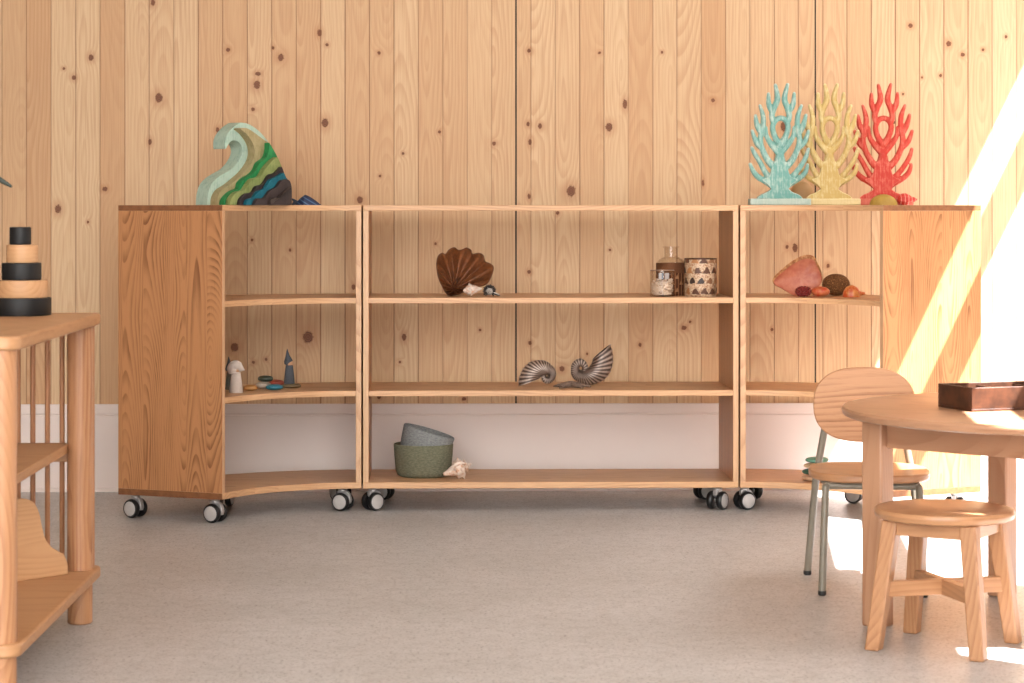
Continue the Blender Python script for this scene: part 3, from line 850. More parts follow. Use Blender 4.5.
# glass jar, wrapped bottle and mosaic holder
def glass(name):
    n = NT(name, 0.03, 0.5)
    t = n.t
    tr = t.nodes.new('ShaderNodeBsdfTransparent'); tr.inputs[0].default_value = (0.97, 0.955, 0.935, 1)
    gl = t.nodes.new('ShaderNodeBsdfGlossy'); gl.inputs['Roughness'].default_value = 0.05
    fr = t.nodes.new('ShaderNodeLayerWeight'); fr.inputs[0].default_value = 0.5
    mx = t.nodes.new('ShaderNodeMixShader')
    n.put(mx.inputs[0], n.math('ADD', n.math('MULTIPLY', n.math('POWER', fr.outputs['Facing'], 3.0), 0.45), 0.03)); t.links.new(tr.outputs[0], mx.inputs[1]); t.links.new(gl.outputs[0], mx.inputs[2])
    t.links.new(mx.outputs[0], n.out.inputs[0])
    return n.m
GLASS = glass('clear_glass')
sq = lambda Y: Y / F
def jar():
    Y = 7.44; s = sq(Y); R = 12.0 * s; h = 26 * s
    t = thing('glass_jar', 'short clear glass jar of pale shells in front of the wrapped bottle', 'jar', (px2x(662, Y), Y, S2))
    w = 0.0016
    prof = [(0.0, 0.0), (R * 0.96, 0.0), (R, 0.003), (R, h), (R - w, h), (R - w, 0.005), (0.0, 0.005)]
    mesh_obj('vessel', lathe(BM(), prof, 40, cap=False), GLASS, t, smooth=50)
    mesh_obj('rim', lathe(BM(), [(R - w - .0002, h), (R + .0006, h), (R + .0008, h + .0012), (R, h + .002), (R - w, h + .0015)], 40, cap=False), plain('jar_rim', lin(166, 130, 104), .3), t)
    # band with two blue grey marks round the jar
    n = NT('jar_band', 0.4, 0.4)
    x, y, z = n.xyz(n.obj())
    a = n.math('FRACT', n.math('MULTIPLY', n.math('ARCTAN2', y, x), 1.6))
    n.color(n.mix(n.smooth(n.math('ABSOLUTE', n.math('SUBTRACT', a, 0.5)), 0.30, 0.15), lin(170, 160, 154), lin(112, 114, 122)))
    bm = BM()
    for a0 in (-1.95, -1.45):
        N = 8
        lo, hi = [], []
        for i in range(N + 1):
            aa = a0 + 0.40 * i / N
            for L_, zz in ((lo, h * 0.68), (hi, h * 0.92)):
                L_.append(((R + .0006) * math.cos(aa), (R + .0006) * math.sin(aa), zz))
        A = [bm.verts.new(p) for p in lo]; B = [bm.verts.new(p) for p in hi]
        A2 = [bm.verts.new((p[0] * .995, p[1] * .995, p[2])) for p in lo]; B2 = [bm.verts.new((p[0] * .995, p[1] * .995, p[2])) for p in hi]
        for i in range(N):
            bm.faces.new((A[i], A[i + 1], B[i + 1], B[i])); bm.faces.new((A2[i], A2[i + 1], B2[i + 1], B2[i]))
            bm.faces.new((A[i], A[i + 1], A2[i + 1], A2[i])); bm.faces.new((B[i], B[i + 1], B2[i + 1], B2[i]))
        bm.faces.new((A[0], B[0], B2[0], A2[0])); bm.faces.new((A[-1], B[-1], B2[-1], A2[-1]))
    mesh_obj('painted_band', bm, n.m, t)
    # shells inside
    bm = BM(); rnd = random.Random(5)
    lathe(bm, [(0, .006), (R - .0085, .006), (R - .0085, h * .50), (R * .4, h * .62), (0, h * .64)], 24, cap=False)
    for i in range(110):
        a, rr = rnd.uniform(0, 2 * PI), (R - 0.007) * math.sqrt(rnd.random())
        if i % 2: rr = R - 0.0075
        zz = 0.009 + rnd.random() * h * 0.56
        q = rnd.uniform(0.0045, 0.0056)
        vs = ellipsoid(bm, (0, 0, 0), (q, q * 0.9, q * 0.62), 10, 6)
        bmesh.ops.transform(bm, matrix=Matrix.Translation((rr * math.cos(a), rr * math.sin(a), zz)) @ Matrix.Rotation(rnd.uniform(-.6, .6), 4, 'X') @ Matrix.Rotation(rnd.uniform(0, 6), 4, 'Z'), verts=vs)
    n = NT('tiny_shells', 0.6, 0.3)
    v = n.noise(n.obj(), 190, 3, 0.6)
    n.color(n.ramp(v, [(0.32, lin(170, 120, 84)), (0.44, lin(236, 214, 192)), (0.62, lin(240, 222, 204)), (0.74, lin(104, 68, 48))]))
    o = mesh_obj('shell_filling', bm, n.m, None, (px2x(662, Y), Y, S2), smooth=60)
    tag(o, 'tiny pale shells filling the short glass jar', 'shells', None, 'stuff')
jar()
def bottle():
    Y = 7.535; s = sq(Y)
    t = thing('wrapped_bottle', 'wide necked glass bottle wrapped in brown woven rattan behind the jar', 'bottle', (px2x(671, Y), Y, S2))
    R = 15.0 * s; h = 32.5 * s; H2 = 49 * s; rn = 6.8 * s; w = .002
    prof = [(0, 0.003), (R * .9, 0.003), (R * .95, .006), (R * .95, h), (R * .78, h + .012), (rn, h + .020), (rn, H2 - .006), (rn * 1.22, H2 - .003), (rn * 1.22, H2), (rn - w, H2), (rn - w, h + .021), (R * .75, h + .010), (R * .9, h - .002), (R * .9, .008), (0, .008)]
    mesh_obj('glass_body', lathe(BM(), prof, 40, cap=False), GLASS, t, smooth=50)
    n = NT('brown_rattan', 0.7, 0.3)
    x, y, z = n.xyz(n.obj())
    a = n.math('ARCTAN2', y, x)
    wv = n.math('MULTIPLY', n.math('SINE', n.math('MULTIPLY', a, 44.0)), n.math('SINE', n.math('MULTIPLY', z, 1500.0)))
    st = n.math('SINE', n.math('MULTIPLY', z, 900.0))
    up = n.smooth(z, h * .68, h * .72)
    f = n.math('ADD', n.math('MULTIPLY', up, n.smooth(wv, -.3, .6)), n.math('MULTIPLY', n.math('SUBTRACT', 1.0, up), n.smooth(n.math('SINE', n.math('MULTIPLY', a, 26.0)), .2, .8)))
    n.color(n.mix(f, lin(104, 60, 38), lin(176, 120, 78)))
    n.bump(f, .8, .003)
    bm = BM()
    lathe(bm, [(R * .955, 0.0), (R, .002), (R, h), (R * .955, h)], 48, cap=False)
    lathe(bm, [(R * .95, 0.0), (R * .95, h)], 48, cap=False)
    mesh_obj('woven_cover', bm, n.m, t, smooth=50)
    # open triangles of pale cane on the cover
    bm = BM()
    for row, zz in enumerate((h * .18, h * .40, h * .58)):
        for k in range(10):
            aa = 2 * PI * (k + .5 * (row % 2)) / 10
            m = Matrix.Rotation(aa, 4, 'Z') @ Matrix.Translation((R, 0, zz))
            v = [bm.verts.new(m @ Vector(p)) for p in ((.0012, -.007, -.006), (.0012, .007, -.006), (.0012, 0, .008))]
            w2 = [bm.verts.new(m @ Vector(p)) for p in ((-.002, -.007, -.006), (-.002, .007, -.006), (-.002, 0, .008))]
            bm.faces.new(v); bm.faces.new(w2)
            for i in range(3): bm.faces.new((v[i], v[(i + 1) % 3], w2[(i + 1) % 3], w2[i]))
    mesh_obj('cane_pattern', bm, plain('pale_cane', lin(196, 142, 96), .6, .3, .12, 120), t)
bottle()
def mosaic():
    Y = 7.46; s = sq(Y)
    R = 16.2 * s; h = 37 * s
    t = thing('mosaic_holder', 'round candle holder with white and brown mosaic bands to the right of the bottle', 'candle holder', (px2x(700.5, Y), Y, S2))
    n = NT('mosaic', 0.4, 0.45)
    x, y, z = n.xyz(n.obj())
    a = n.math('ARCTAN2', y, x)
    rows = n.math('DIVIDE', z, h / 3.6)
    ri = n.math('FLOOR', rows); rf = n.math('FRACT', rows)
    cell = n.math('ADD', n.math('MULTIPLY', a, 11.0 / (2 * PI) * 1.0), n.math('MULTIPLY', ri, 0.37))
    cf = n.math('ABSOLUTE', n.math('SUBTRACT', n.math('FRACT', cell), 0.5))
    rr = n.math('ABSOLUTE', n.math('SUBTRACT', rf, 0.55))
    jit = n.noise(n.obj(), 95, 2, .6)
    rr = n.math('ADD', rr, n.math('MULTIPLY', n.math('SUBTRACT', jit, .5), .35))
    cf = n.math('ADD', cf, n.math('MULTIPLY', n.math('SUBTRACT', jit, .5), .45))
    tri = n.math('ADD', n.math('MULTIPLY', cf, 0.95), n.math('MULTIPLY', n.math('SUBTRACT', rf, 0.3), .55))
    inside = n.math('MULTIPLY', n.smooth(tri, 0.46, 0.36), n.smooth(rr, 0.31, 0.27))
    r1, r2, r3 = n.white(n.math('ADD', n.math('FLOOR', cell), n.math('MULTIPLY', ri, 31.0)))
    crk = n.voronoi(n.vec(n.math('MULTIPLY', a, 1.0), 0.0, n.math('MULTIPLY', z, 26.0)), 7.0, 'DISTANCE_TO_EDGE')
    mot = n.noise(n.obj(), 170, 3, .65)
    white = n.mix(n.smooth(mot, .42, .66), lin(228, 200, 168), lin(168, 116, 78))
    white = n.mix(n.math('MULTIPLY', n.smooth(crk, .05, .01), .7), white, lin(140, 92, 60))
    dark = n.mix(n.smooth(r1, .4, .6), lin(96, 58, 36), lin(190, 132, 84))
    dark = n.mix(n.smooth(r2, .7, .8), dark, lin(52, 34, 26))
    n.color(n.mix(inside, white, dark))
    n.bump(n.math('SUBTRACT', n.smooth(crk, .0, .05), inside), .4, .002)
    w = .003
    prof = [(0, 0), (R * .95, 0), (R * .985, .003), (R, .010), (R, h - .004), (R * .985, h), (R - w, h), (R - w, .006), (0, .006)]
    mesh_obj('vessel', lathe(BM(), prof, 56, cap=False), n.m, t, smooth=45)
    mesh_obj('metal_rim', lathe(BM(), [(R - w, h), (R * .99, h), (R * .99, h + .0035), (R - w, h + .0035), (R - w, h)], 56, cap=False), plain('rim_brown', lin(88, 54, 38), .4, .5, .1, 60, .5), t)
mosaic()

# spiral shells and starfish on the lower shelf
def antique(name):
    n = NT(name, 0.42, 0.5)
    at_ = n.t.nodes.new('ShaderNodeAttribute'); at_.attribute_name = 'rib'
    nz = n.noise(n.obj(), 160, 3, .6)
    f = n.math('ADD', at_.outputs['Fac'], n.math('MULTIPLY', n.math('SUBTRACT', nz, .5), .35), clamp=True)
    n.color(n.ramp(f, [(0.15, lin(74, 56, 48)), (0.45, lin(138, 116, 102)), (0.85, lin(192, 174, 160))]))
    n.b.inputs['Metallic'].default_value = 0.25
    return n.m
ANT = antique('antique_silver')
def interp(tab, x):
    for (a, b), (c, d) in zip(tab, tab[1:]):
        if x <= c: 
            q = (x - a) / (c - a); return b + (d - b) * q
    return tab[-1][1]
def spiral_shell(label, px, Y, Z, scale, mirror, roll, group='silver spiral shells', lift=0.0, fat=1.0):
    outer = [(-180, 22), (-90, 34), (0, 62), (90, 96), (180, 80), (225, 92), (270, 108), (315, 172), (345, 235), (370, 278), (400, 332)]
    wid = [(-180, 9), (-90, 14), (0, 24), (90, 34), (180, 38), (225, 44), (270, 56), (315, 86), (345, 104), (370, 108), (400, 96)]
    bm = BM()
    lay = bm.verts.layers.float.new('rib')
    N, M = 320, 20
    rings = []
    for i in range(N + 1):
        a = -180 + 580 * i / N
        ro, rt = interp(outer, a), interp(wid, a)
        if a > 200: rt *= 1 + (fat - 1) * min(1, (a - 200) / 80)
        ribph = (max(0, a + 180) / 580) ** 2.0 * 2 * PI * 34
        rib = 0.5 + 0.5 * math.cos(ribph)
        rr = rt * (1 + 0.07 * rib)
        rc = ro - rt
        ar = rad(a)
        ring = []
        for k in range(M):
            b = 2 * PI * k / M
            q = rc + rr * math.cos(b)
            v = bm.verts.new((q * math.cos(ar), min(rr, 95) * 0.78 * math.sin(b), q * math.sin(ar)))
            v[lay] = rib * (0.75 + 0.25 * math.cos(b))
            ring.append(v)
        rings.append(ring)
    for a, b in zip(rings, rings[1:]):
        for k in range(M): bm.faces.new((a[k], a[(k + 1) % M], b[(k + 1) % M], b[k]))
    bm.faces.new(rings[0])
    # the mouth: a short dark hollow
    inn = [bm.verts.new(v.co * 0.9 + rings[-1][0].co * 0.0 + (sum((w.co for w in rings[-1]), Vector()) / M) * 0.1) for v in rings[-1]]
    for k in range(M): bm.faces.new((rings[-1][k], rings[-1][(k + 1) % M], inn[(k + 1) % M], inn[k]))
    deep = [bm.verts.new((sum((w.co for w in rings[-30]), Vector()) / M) * 0.5 + v.co * 0.5) for v in rings[-30]]
    for k in range(M): bm.faces.new((inn[k], inn[(k + 1) % M], deep[(k + 1) % M], deep[k]))
    bm.faces.new(deep)
    m = Matrix.Diagonal((scale * (-1 if mirror else 1), scale, scale, 1))
    bmesh.ops.transform(bm, matrix=Matrix.Rotation(roll, 4, 'Y') @ m, verts=bm.verts[:])
    zmin = min(v.co.z for v in bm.verts)
    bmesh.ops.translate(bm, vec=(0, 0, -zmin), verts=bm.verts[:])
    o = mesh_obj('spiral_shell', bm, ANT, None, (px2x(px, Y), Y, Z + lift), smooth=70)
    return tag(o, label, 'shell', group)
k = 7.55 / F / 8.53
spiral_shell('upright silver brown spiral shell with its mouth raised, at the right on the lower shelf', 510 + 600 / 8.53, 7.56, S3, k, False, 0)
spiral_shell('smaller silver brown spiral shell with its mouth on the shelf, left of the starfish', 548, 7.52, S3, k * 0.80, False, rad(199), fat=1.22)
def starfish(px, Y, Z):
    s = Y / F
    bm = BM()
    for k in range(5):
        a = 2 * PI * k / 5 + 0.2
        L = 20 * s
        d = Vector((math.cos(a), math.sin(a), 0))
        P = [d * L * u + Vector((0, 0, 0.0085 * (1 - u) ** 0.8 + 0.002)) for u in (0, .2, .4, .6, .8, 1.0)]
        tube(bm, P, [.0115, .0105, .0085, .0065, .0045, .002], 10)
        for u in (.15, .3, .45, .6, .75):
            ellipsoid(bm, d * L * u + Vector((0, 0, (.0085 * (1 - u) ** .8 + .002) + (.0115 - .009 * u))), (.0022, .0022, .0018), 6, 4)
    ellipsoid(bm, (0, 0, .009), (.013, .013, .011), 16, 8)
    for v in bm.verts: v.co.z = max(v.co.z, 0.0)
    n = NT('star_grey', .6, .3)
    v = n.noise(n.obj(), 240, 3, .7)
    n.color(n.mix(n.smooth(v, .4, .65), lin(150, 128, 112), lin(78, 60, 52)))
    tag(mesh_obj('starfish', bm, n.m, None, (px2x(px, Y), Y, Z), (0, 0, 0), smooth=60), 'flat grey brown starfish lying between the two spiral shells', 'starfish')
starfish(572, 7.475, S3)

# bowls and conch on the bottom board
ZBT = ZB + 0.020
def bowls():
    Y = 7.535; s = sq(Y); R = 29.8 * s
    X = px2x(423.5, Y)
    h = 32.5 * s; w = .006
    prof = [(0, 0), (R * .78, 0), (R * .88, .005), (R * .93, .018), (R * .975, h * .6), (R, h - .003), (R - w * .5, h), (R - w, h - .003), (R * .975 - w, h * .6), (R * .93 - w, .022), (R * .86 - w, .012), (0, .009)]
    o = mesh_obj('fabric_bowl', lathe(BM(), prof, 56, cap=False), cloth('moss_cloth', lin(134, 134, 112), lin(104, 104, 84)), None, (X, Y, ZBT), smooth=60)
    tag(o, 'mossy green woven bowl standing upright under the tilted bowl', 'bowl', 'woven bowls')
    R2 = R * .885; h2 = h * 1.12
    prof = [(0, 0), (R2 * .64, 0), (R2 * .78, .006), (R2 * .90, .03), (R2 * .97, h2 * .7), (R2, h2 - .003), (R2 - .003, h2), (R2 - .006, h2 - .003), (R2 * .97 - .006, h2 * .7), (R2 * .90 - .006, .034), (R2 * .76 - .006, .014), (0, .011)]
    bm = lathe(BM(), prof, 56, cap=False)
    o = mesh_obj('fabric_bowl', bm, cloth('slate_cloth', lin(158, 160, 158), lin(122, 126, 128)), None, (X - 0.014, Y - .002, ZBT + .0335), (rad(0), rad(16.5), 0), smooth=60)
    tag(o, 'blue grey woven bowl tilted inside the green bowl', 'bowl', 'woven bowls')
bowls()
def conch(px, Y, Z):
    s = Y / F; rnd = random.Random(4)
    bm = BM(); N, M = 44, 36
    L = 30 * s
    rings = []
    for i in range(N + 1):
        u = i / N
        r = (4.0 + 5.2 * math.sin(PI * min(1, u / .62) / 2)) * s if u < .66 else (9.2 * (1 - ((u - .66) / .34) ** 1.0) + .5) * s * (0.75 + .25 * math.cos((u - .66) * 40))
        if u < .40: r = (1.6 + 4.6 * (u / .40) ** 1.3) * s
        ring = []
        for k in range(M):
            a = 2 * PI * k / M
            sp = max(0, math.cos(5 * a + u * 5)) ** 5 * max(0, math.cos(2 * PI * (u - .60) / .19)) ** 3 * (1 if .42 < u < .97 else 0)
            rr = r * (1 + .55 * sp + .05 * math.sin(9 * a + 14 * u))
            ring.append(bm.verts.new((-L / 2 + u * L, rr * math.cos(a), rr * math.sin(a))))
        rings.append(ring)
    for a, b in zip(rings, rings[1:]):
        for k in range(M): bm.faces.new((a[k], a[(k + 1) % M], b[(k + 1) % M], b[k]))
    bm.faces.new(rings[0]); bm.faces.new(rings[-1])
    # flared lip
    tube(bm, [(-6 * s, -4 * s, 2 * s), (-2 * s, -7 * s, 6 * s), (4 * s, -7.5 * s, 6.5 * s), (9 * s, -6 * s, 3 * s)], [.003, .006, .006, .003], 10)
    bmesh.ops.transform(bm, matrix=Matrix.Rotation(rad(-20), 4, 'Y'), verts=bm.verts[:])
    zmin = min(v.co.z for v in bm.verts)
    bmesh.ops.translate(bm, vec=(0, 0, -zmin), verts=bm.verts[:])
    n = NT('conch', .5, .4)
    v = n.noise(n.obj(), 75, 3, .6)
    n.color(n.ramp(v, [(.34, lin(214, 158, 124)), (.5, lin(238, 216, 198)), (.7, lin(244, 230, 218))]))
    tag(mesh_obj('conch_shell', bm, n.m, None, (px2x(px, Y), Y, Z), (0, 0, rad(8)), smooth=60), 'knobbly white conch shell to the right of the bowls', 'shell')
conch(457.5, 7.43, ZBT)

# ------------------------------------------------------------------ left curved unit: gnomes and pebbles
def gnome(px, Y, Z, wpx, hpx, label, body, face, hat, style, rz=0.0):
    s = Y / F
    t = thing('gnome_figure', label, 'wooden figure', (px2x(px, Y), Y, Z), rz, 'little felt gnomes')
    r = wpx / 2 * s; h = hpx * s
    hb = h * .52
    mesh_obj('body', lathe(BM(), [(0, 0), (r * .96, 0), (r, .003), (r * .86, hb * .5), (r * .66, hb), (r * .4, hb + .004), (0, hb + .005)], 28, cap=False), body, t, smooth=60)
    bm = BM(); rh = r * .72
    ellipsoid(bm, (0, 0, hb + rh * .70), (rh, rh, rh * .9), 20, 12)
    mesh_obj('head', bm, face, t, smooth=80)
    bm = BM()
    zb = hb + rh * .55
    if style == 'pointed':
        P = [(-.15 * r, 0, zb - .1 * rh), (-.14 * r, .1 * r, zb + rh * .45), (-.18 * r, .1 * r, zb + rh * 1.1), (-.3 * r, 0, zb + rh * 1.9), (-.38 * r, 0, h * .93), (-.36 * r, 0, h)]
        R = [rh * 1.0, rh * 1.12, rh * .92, rh * .55, rh * .25, rh * .08]
        # brim tilted back from the face
        P[0] = (P[0][0], .35 * rh, P[0][2])
    else:
        P = [(-.55 * r, -.05 * r, zb - rh * .9), (-.48 * r, -.05 * r, zb - rh * .1), (-.25 * r, -.05 * r, zb + rh * .65), (.20 * r, -.05 * r, zb + rh * .62), (.70 * r, -.05 * r, zb + rh * .2), (1.25 * r, -.05 * r, zb - rh * .15)]
        R = [rh * .6, rh * 1.15, rh * 1.15, rh * 1.12, rh * .72, rh * .06]
    pl = smooth_line([p + (q,) for p, q in zip(P, R)], 4)
    tube(bm, [p[:3] for p in pl], [p[3] for p in pl], 20)
    mesh_obj('hat', bm, hat, t, smooth=60)
    return t
felt = lambda nm, a, b: cloth(nm, a, b)
WHITE = felt('white_felt', lin(226, 212, 200), lin(206, 190, 178))
GREY = felt('grey_felt', lin(98, 102, 108), lin(74, 78, 84))
SAGE = felt('sage_felt', lin(142, 150, 142), lin(112, 120, 114))
SKIN = plain('bare_wood_face', lin(226, 176, 136), .6, .3, .04, 40)
gnome(236, 7.285, S3, 14.0, 39, 'white felt gnome with drooping hood beside the end panel of the left shelf unit', WHITE, SKIN, WHITE, 'droop')
xg, yg = 230.2, 7.40
gnome(230.4, 7.41, S3, 10.5, 33, 'sage grey gnome half hidden behind the white felt gnome', SAGE, SKIN, GREY, 'pointed', rad(40))
PG = 'coloured wooden pebbles'
olive = pebble(291.5, 388, S3, 19, 4.6, 'olive wooden pebble carrying the grey gnome', plain('olive_paint', lin(124, 106, 76), .5), group=PG, Y=7.47)
gnome(289.3, 7.47, S3 + 4.4 * 7.47 / F, 11.0, 34.5, 'grey felt gnome with pointed hat standing on the olive pebble', GREY, SKIN, GREY, 'pointed', rad(20))
pebble(250.5, 391, S3, 14, 6.0, 'ochre wooden pebble next to the white felt gnome', plain('ochre_paint', lin(206, 148, 84), .5), group=PG, Y=7.36)
pebble(263.5, 388, S3, 15.5, 7.0, 'cream wooden pebble under the dark green one', plain('cream_paint', lin(196, 180, 162), .5), group=PG, Y=7.44)
pebble(265.5, 380, S3 + 7.0 * 7.44 / F, 15.5, 6.4, 'dark green wooden pebble, topmost of the pebble pile', plain('dark_green_paint', lin(52, 66, 54), .45), group=PG, Y=7.44, dz=-.0004)
pebble(276.5, 386, S3, 16, 6.4, 'red wooden pebble sitting behind the blue pebble', plain('red_paint', lin(186, 84, 62), .5), group=PG, Y=7.555)
pebble(274.5, 390, S3, 17.5, 5.8, 'blue wooden pebble at the front of the pebble pile', plain('blue_paint', lin(34, 128, 150), .45), group=PG, Y=7.385)

# ------------------------------------------------------------------ right curved unit
n = NT('pink_shell_inside', .42, .4)
v = n.noise(n.obj(), 40, 3, .6)
n.color(n.mix(n.smooth(v, .3, .7), lin(216, 138, 108), lin(196, 108, 84)))
n2 = NT('ochre_shell_outside', .6, .3)
v2 = n2.noise(n2.obj(), 90, 3, .6)
n2.color(n2.mix(n2.smooth(v2, .35, .65), lin(214, 158, 104), lin(160, 100, 58)))
pink = [(108, 330), (122, 300), (190, 240), (250, 195), (320, 158), (380, 146), (425, 160), (445, 195), (470, 240), (486, 300), (478, 345), (440, 385), (380, 400), (320, 415), (285, 436), (255, 432), (180, 385), (125, 358)]
fan_shell('cockle_shell', 'large half cockle shell with pink inside on the right shelf unit', 'shell', 7.877, 760, 240, pink, (330, 290), 7.50, S2, 240 + 438 / 7.877, 0.040, 9, .003, n.m, concave=True, thick=.005, back=n2.m)
def berry(px, Y, Z):
    s = Y / F; bm = BM(); rnd = random.Random(2)
    R = 5.0 * s
    for i in range(60):
        z = 1 - 2 * (i + .5) / 60; a = i * 2.39996; q = math.sqrt(1 - z * z)
        ellipsoid(bm, (1.45 * R * q * math.cos(a), R * q * math.sin(a), R * z * .9 + R * 1.02), (R * .28,) * 3, 8, 6)
    ellipsoid(bm, (0, 0, R), (1.42 * R, R * .98, R * .88), 20, 12)
    for v in bm.verts: v.co.z = max(v.co.z, 0.0)
    tag(mesh_obj('knobbly_shell', bm, plain('wine_red', lin(140, 40, 36), .4, .4, .15, 90), None, (px2x(px, Y), Y, Z), smooth=60), 'dark red knobbly shell in front of the pink cockle shell', 'shell')
berry(803.5, 7.42, S2)
n = NT('orange_red_shell', .4, .4)
x, y, z = n.xyz(n.obj())
n.color(n.mix(n.smooth(n.noise(n.obj(), 70, 3, .6), .4, .62), lin(206, 74, 44), lin(216, 126, 80)))
pebble(820.5, 297, S2, 19, 10.5, 'orange red oval cowrie shell left of the brown sea urchin', n.m, 'cowrie_shell', 'shell', Y=7.40, sq=2.0, depth=.022)
n = NT('brown_urchin', .75, .25)
v = n.voronoi(n.obj(), 210, 'F1'); w = n.noise(n.obj(), 45, 3, .6)
n.color(n.mix(n.smooth(v, .15, .5), n.mix(n.smooth(w, .35, .65), lin(190, 138, 84), lin(150, 102, 58)), lin(118, 78, 44)))
n.bump(v, .8, .004)
pebble(836, 296, S2, 28, 22, 'rough brown round sea urchin shell right of the pink cockle', n.m, 'sea_urchin', 'shell', Y=7.50, sq=2.1)
def orange_piece(px, Y, Z):
    s = Y / F; bm = BM()
    R = 8.8 * s
    def f(c):
        a = math.atan2(c.y, c.x)
        return Vector((c.x * (1 + .04 * math.cos(9 * a)), c.y * (1 + .04 * math.cos(9 * a)), max(c.z, -0.2)))
    ellipsoid(bm, (0, 0, R * .2), (R, R * .8, R * 1.15), 36, 16, f)
    tube(bm, [(R * .6, 0, R * .5), (R * 1.1, 0, R * .38), (R * 1.55, -.004, R * .42)], [R * .3, R * .24, R * .12], 10)
    for v in bm.verts: v.co.z = max(v.co.z, 0)
    n = NT('orange_shell_paint', .4, .45)
    n.color(n.mix(n.smooth(n.noise(n.obj(), 55, 3, .6), .38, .62), lin(214, 88, 40), lin(238, 160, 92)))
    tag(mesh_obj('orange_shell', bm, n.m, None, (px2x(px, Y), Y, Z), smooth=60), 'bright orange domed shell with a short tail, rightmost on its shelf', 'shell')
orange_piece(851.5, 7.39, S2)
# pebble stack on the bottom board, behind the chair
Ys = 7.36; q = Ys / F; zz = ZBT
for (px, w, h, lb, c) in ((815, 27, 6.5, 'beige wooden pebble at the bottom of the pile behind the chair', lin(222, 178, 140)),
                          (814, 24, 6.5, 'dark green wooden pebble in the pile behind the chair', lin(60, 100, 84)),
                          (816, 25, 5.8, 'cream wooden pebble in the pile behind the chair', lin(220, 188, 150)),
                          (817, 24, 6.2, 'light jade wooden pebble on top of the pile behind the chair', lin(112, 164, 140))):
    pebble(px, 480, zz, w, h, lb, plain('pebble_%d' % int(zz * 1000), c, .5), group='pebbles piled behind the chair', Y=Ys, dz=-.0003)
    zz += h * q - .0004

# ------------------------------------------------------------------ round table
TZ = 0.506
XTA, YTA = 1.02, 5.31
tc = Vector((1.430, 5.345)); TR = 0.474; TROT = rad(-44)
tab = thing('round_table', 'low round oak table at the right with a dark tray on it', 'table', (tc.x, tc.y, 0), TROT)
prof = [(0, TZ - .022), (TR - .010, TZ - .022), (TR - .003, TZ - .019), (TR, TZ - .012), (TR, TZ - .006), (TR - .003, TZ - .001), (TR - .007, TZ), (0, TZ)]
mesh_obj('tabletop', lathe(BM(), prof, 128, cap=False), 'table_x', tab, smooth=30)
LH = 0.282
for sx in (-1, 1):
    for sy in (-1, 1):
        mesh_obj('leg', box(BM(), sx * LH - .027, sx * LH + .027, sy * LH - .027, sy * LH + .027, 0, TZ - .022), 'table_z', tab, bevel=.005, seg=3)
for s in (-1, 1):
    mesh_obj('apron', box(BM(), -LH + .027, LH - .027, s * (LH - .006) - .010, s * (LH - .006) + .010, TZ - .090, TZ - .022), 'table_edge', tab, bevel=.001)
    mesh_obj('apron', box(BM(), -LH + .027, LH - .027, s * (LH - .006) - .010, s * (LH - .006) + .010, TZ - .090, TZ - .022), 'table_edge', tab, (0, 0, 0), (0, 0, PI / 2), bevel=.001)

# tray on the table
xa, ya = at(972, 412, TZ); xb, yb = at(939.5, 407, TZ)
dv = Vector((xa - xb, ya - yb)); LW = 0.135
ta = math.atan2(dv.y, dv.x) + PI / 2               # local x runs right along the front face
tray = thing('sorting_tray', 'shallow dark wooden compartment tray on the round table', 'tray', (xa, ya, TZ), ta)
TLn, TW, Hh, w = 0.30, LW + .012, 0.055, 0.009
bm = BM(); box(bm, 0, TLn, 0, TW, 0, 0.006); mesh_obj('tray_base', bm, 'dark_tray', tray, bevel=.001)
for (x0, x1, y0, y1) in ((0, TLn, 0, w), (0, TLn, TW - w, TW), (0, w, w, TW - w), (TLn - w, TLn, w, TW - w)):
    mesh_obj('tray_side', box(BM(), x0, x1, y0, y1, 0.006, Hh), 'dark_tray', tray, bevel=.0012)
for xx in (0.10, 0.20):
    mesh_obj('divider', box(BM(), xx - .003, xx + .003, w, TW - w, .006, Hh - .006), 'dark_tray', tray)

# ------------------------------------------------------------------ stool
stc = Vector(at(942.5, 507.6, 0.309))
SR = 0.154; SZ = 0.309
F_ = {'a': at(876.5, 650.5, 0), 'b': at(977.5, 661, 0), 'c': at(1012, 642.5, 0), 'd': at(911.5, 632, 0)}
ctr = sum((Vector(p) for p in F_.values()), Vector((0, 0))) / 4
srot = rad(-32)
st = thing('wooden_stool', 'low round oak stool with four splayed legs in front of the table', 'stool', (ctr.x, ctr.y, 0), srot)
prof = [(0, SZ - .024), (SR - .012, SZ - .024), (SR - .003, SZ - .020), (SR, SZ - .012), (SR, SZ - .008), (SR - .003, SZ - .002), (SR - .009, SZ), (0, SZ)]
mesh_obj('seat', lathe(BM(), prof, 96, cap=False), 'stool_x', st, smooth=30)
foot, top, hw = 0.119, 0.088, 0.018
def splay(z, s): return s * (foot + (top - foot) * z / (SZ - .024))
for sx in (-1, 1):
    for sy in (-1, 1):
        bm = BM()
        R = []
        for z, g in ((0, .0165), (SZ - .024, .0185)):
            cx, cy = splay(z, sx), splay(z, sy)
            R.append([bm.verts.new((cx + a * g, cy + b * g, z)) for a, b in ((-1, -1), (1, -1), (1, 1), (-1, 1))])
        bm.faces.new(R[0]); bm.faces.new(R[1])
        for k in range(4): bm.faces.new((R[0][k], R[0][(k + 1) % 4], R[1][(k + 1) % 4], R[1][k]))
        mesh_obj('leg', bm, 'stool_z', st, bevel=.004, seg=3)
for k in range(4):
    g = top + .004
    mesh_obj('apron', box(BM(), -g + .016, g - .016, -g - .011, -g + .011, SZ - .056, SZ - .024), 'stool_x', st, (0, 0, 0), (0, 0, k * PI / 2), bevel=.001)
e = splay(.125, 1) * math.sqrt(2) - .012
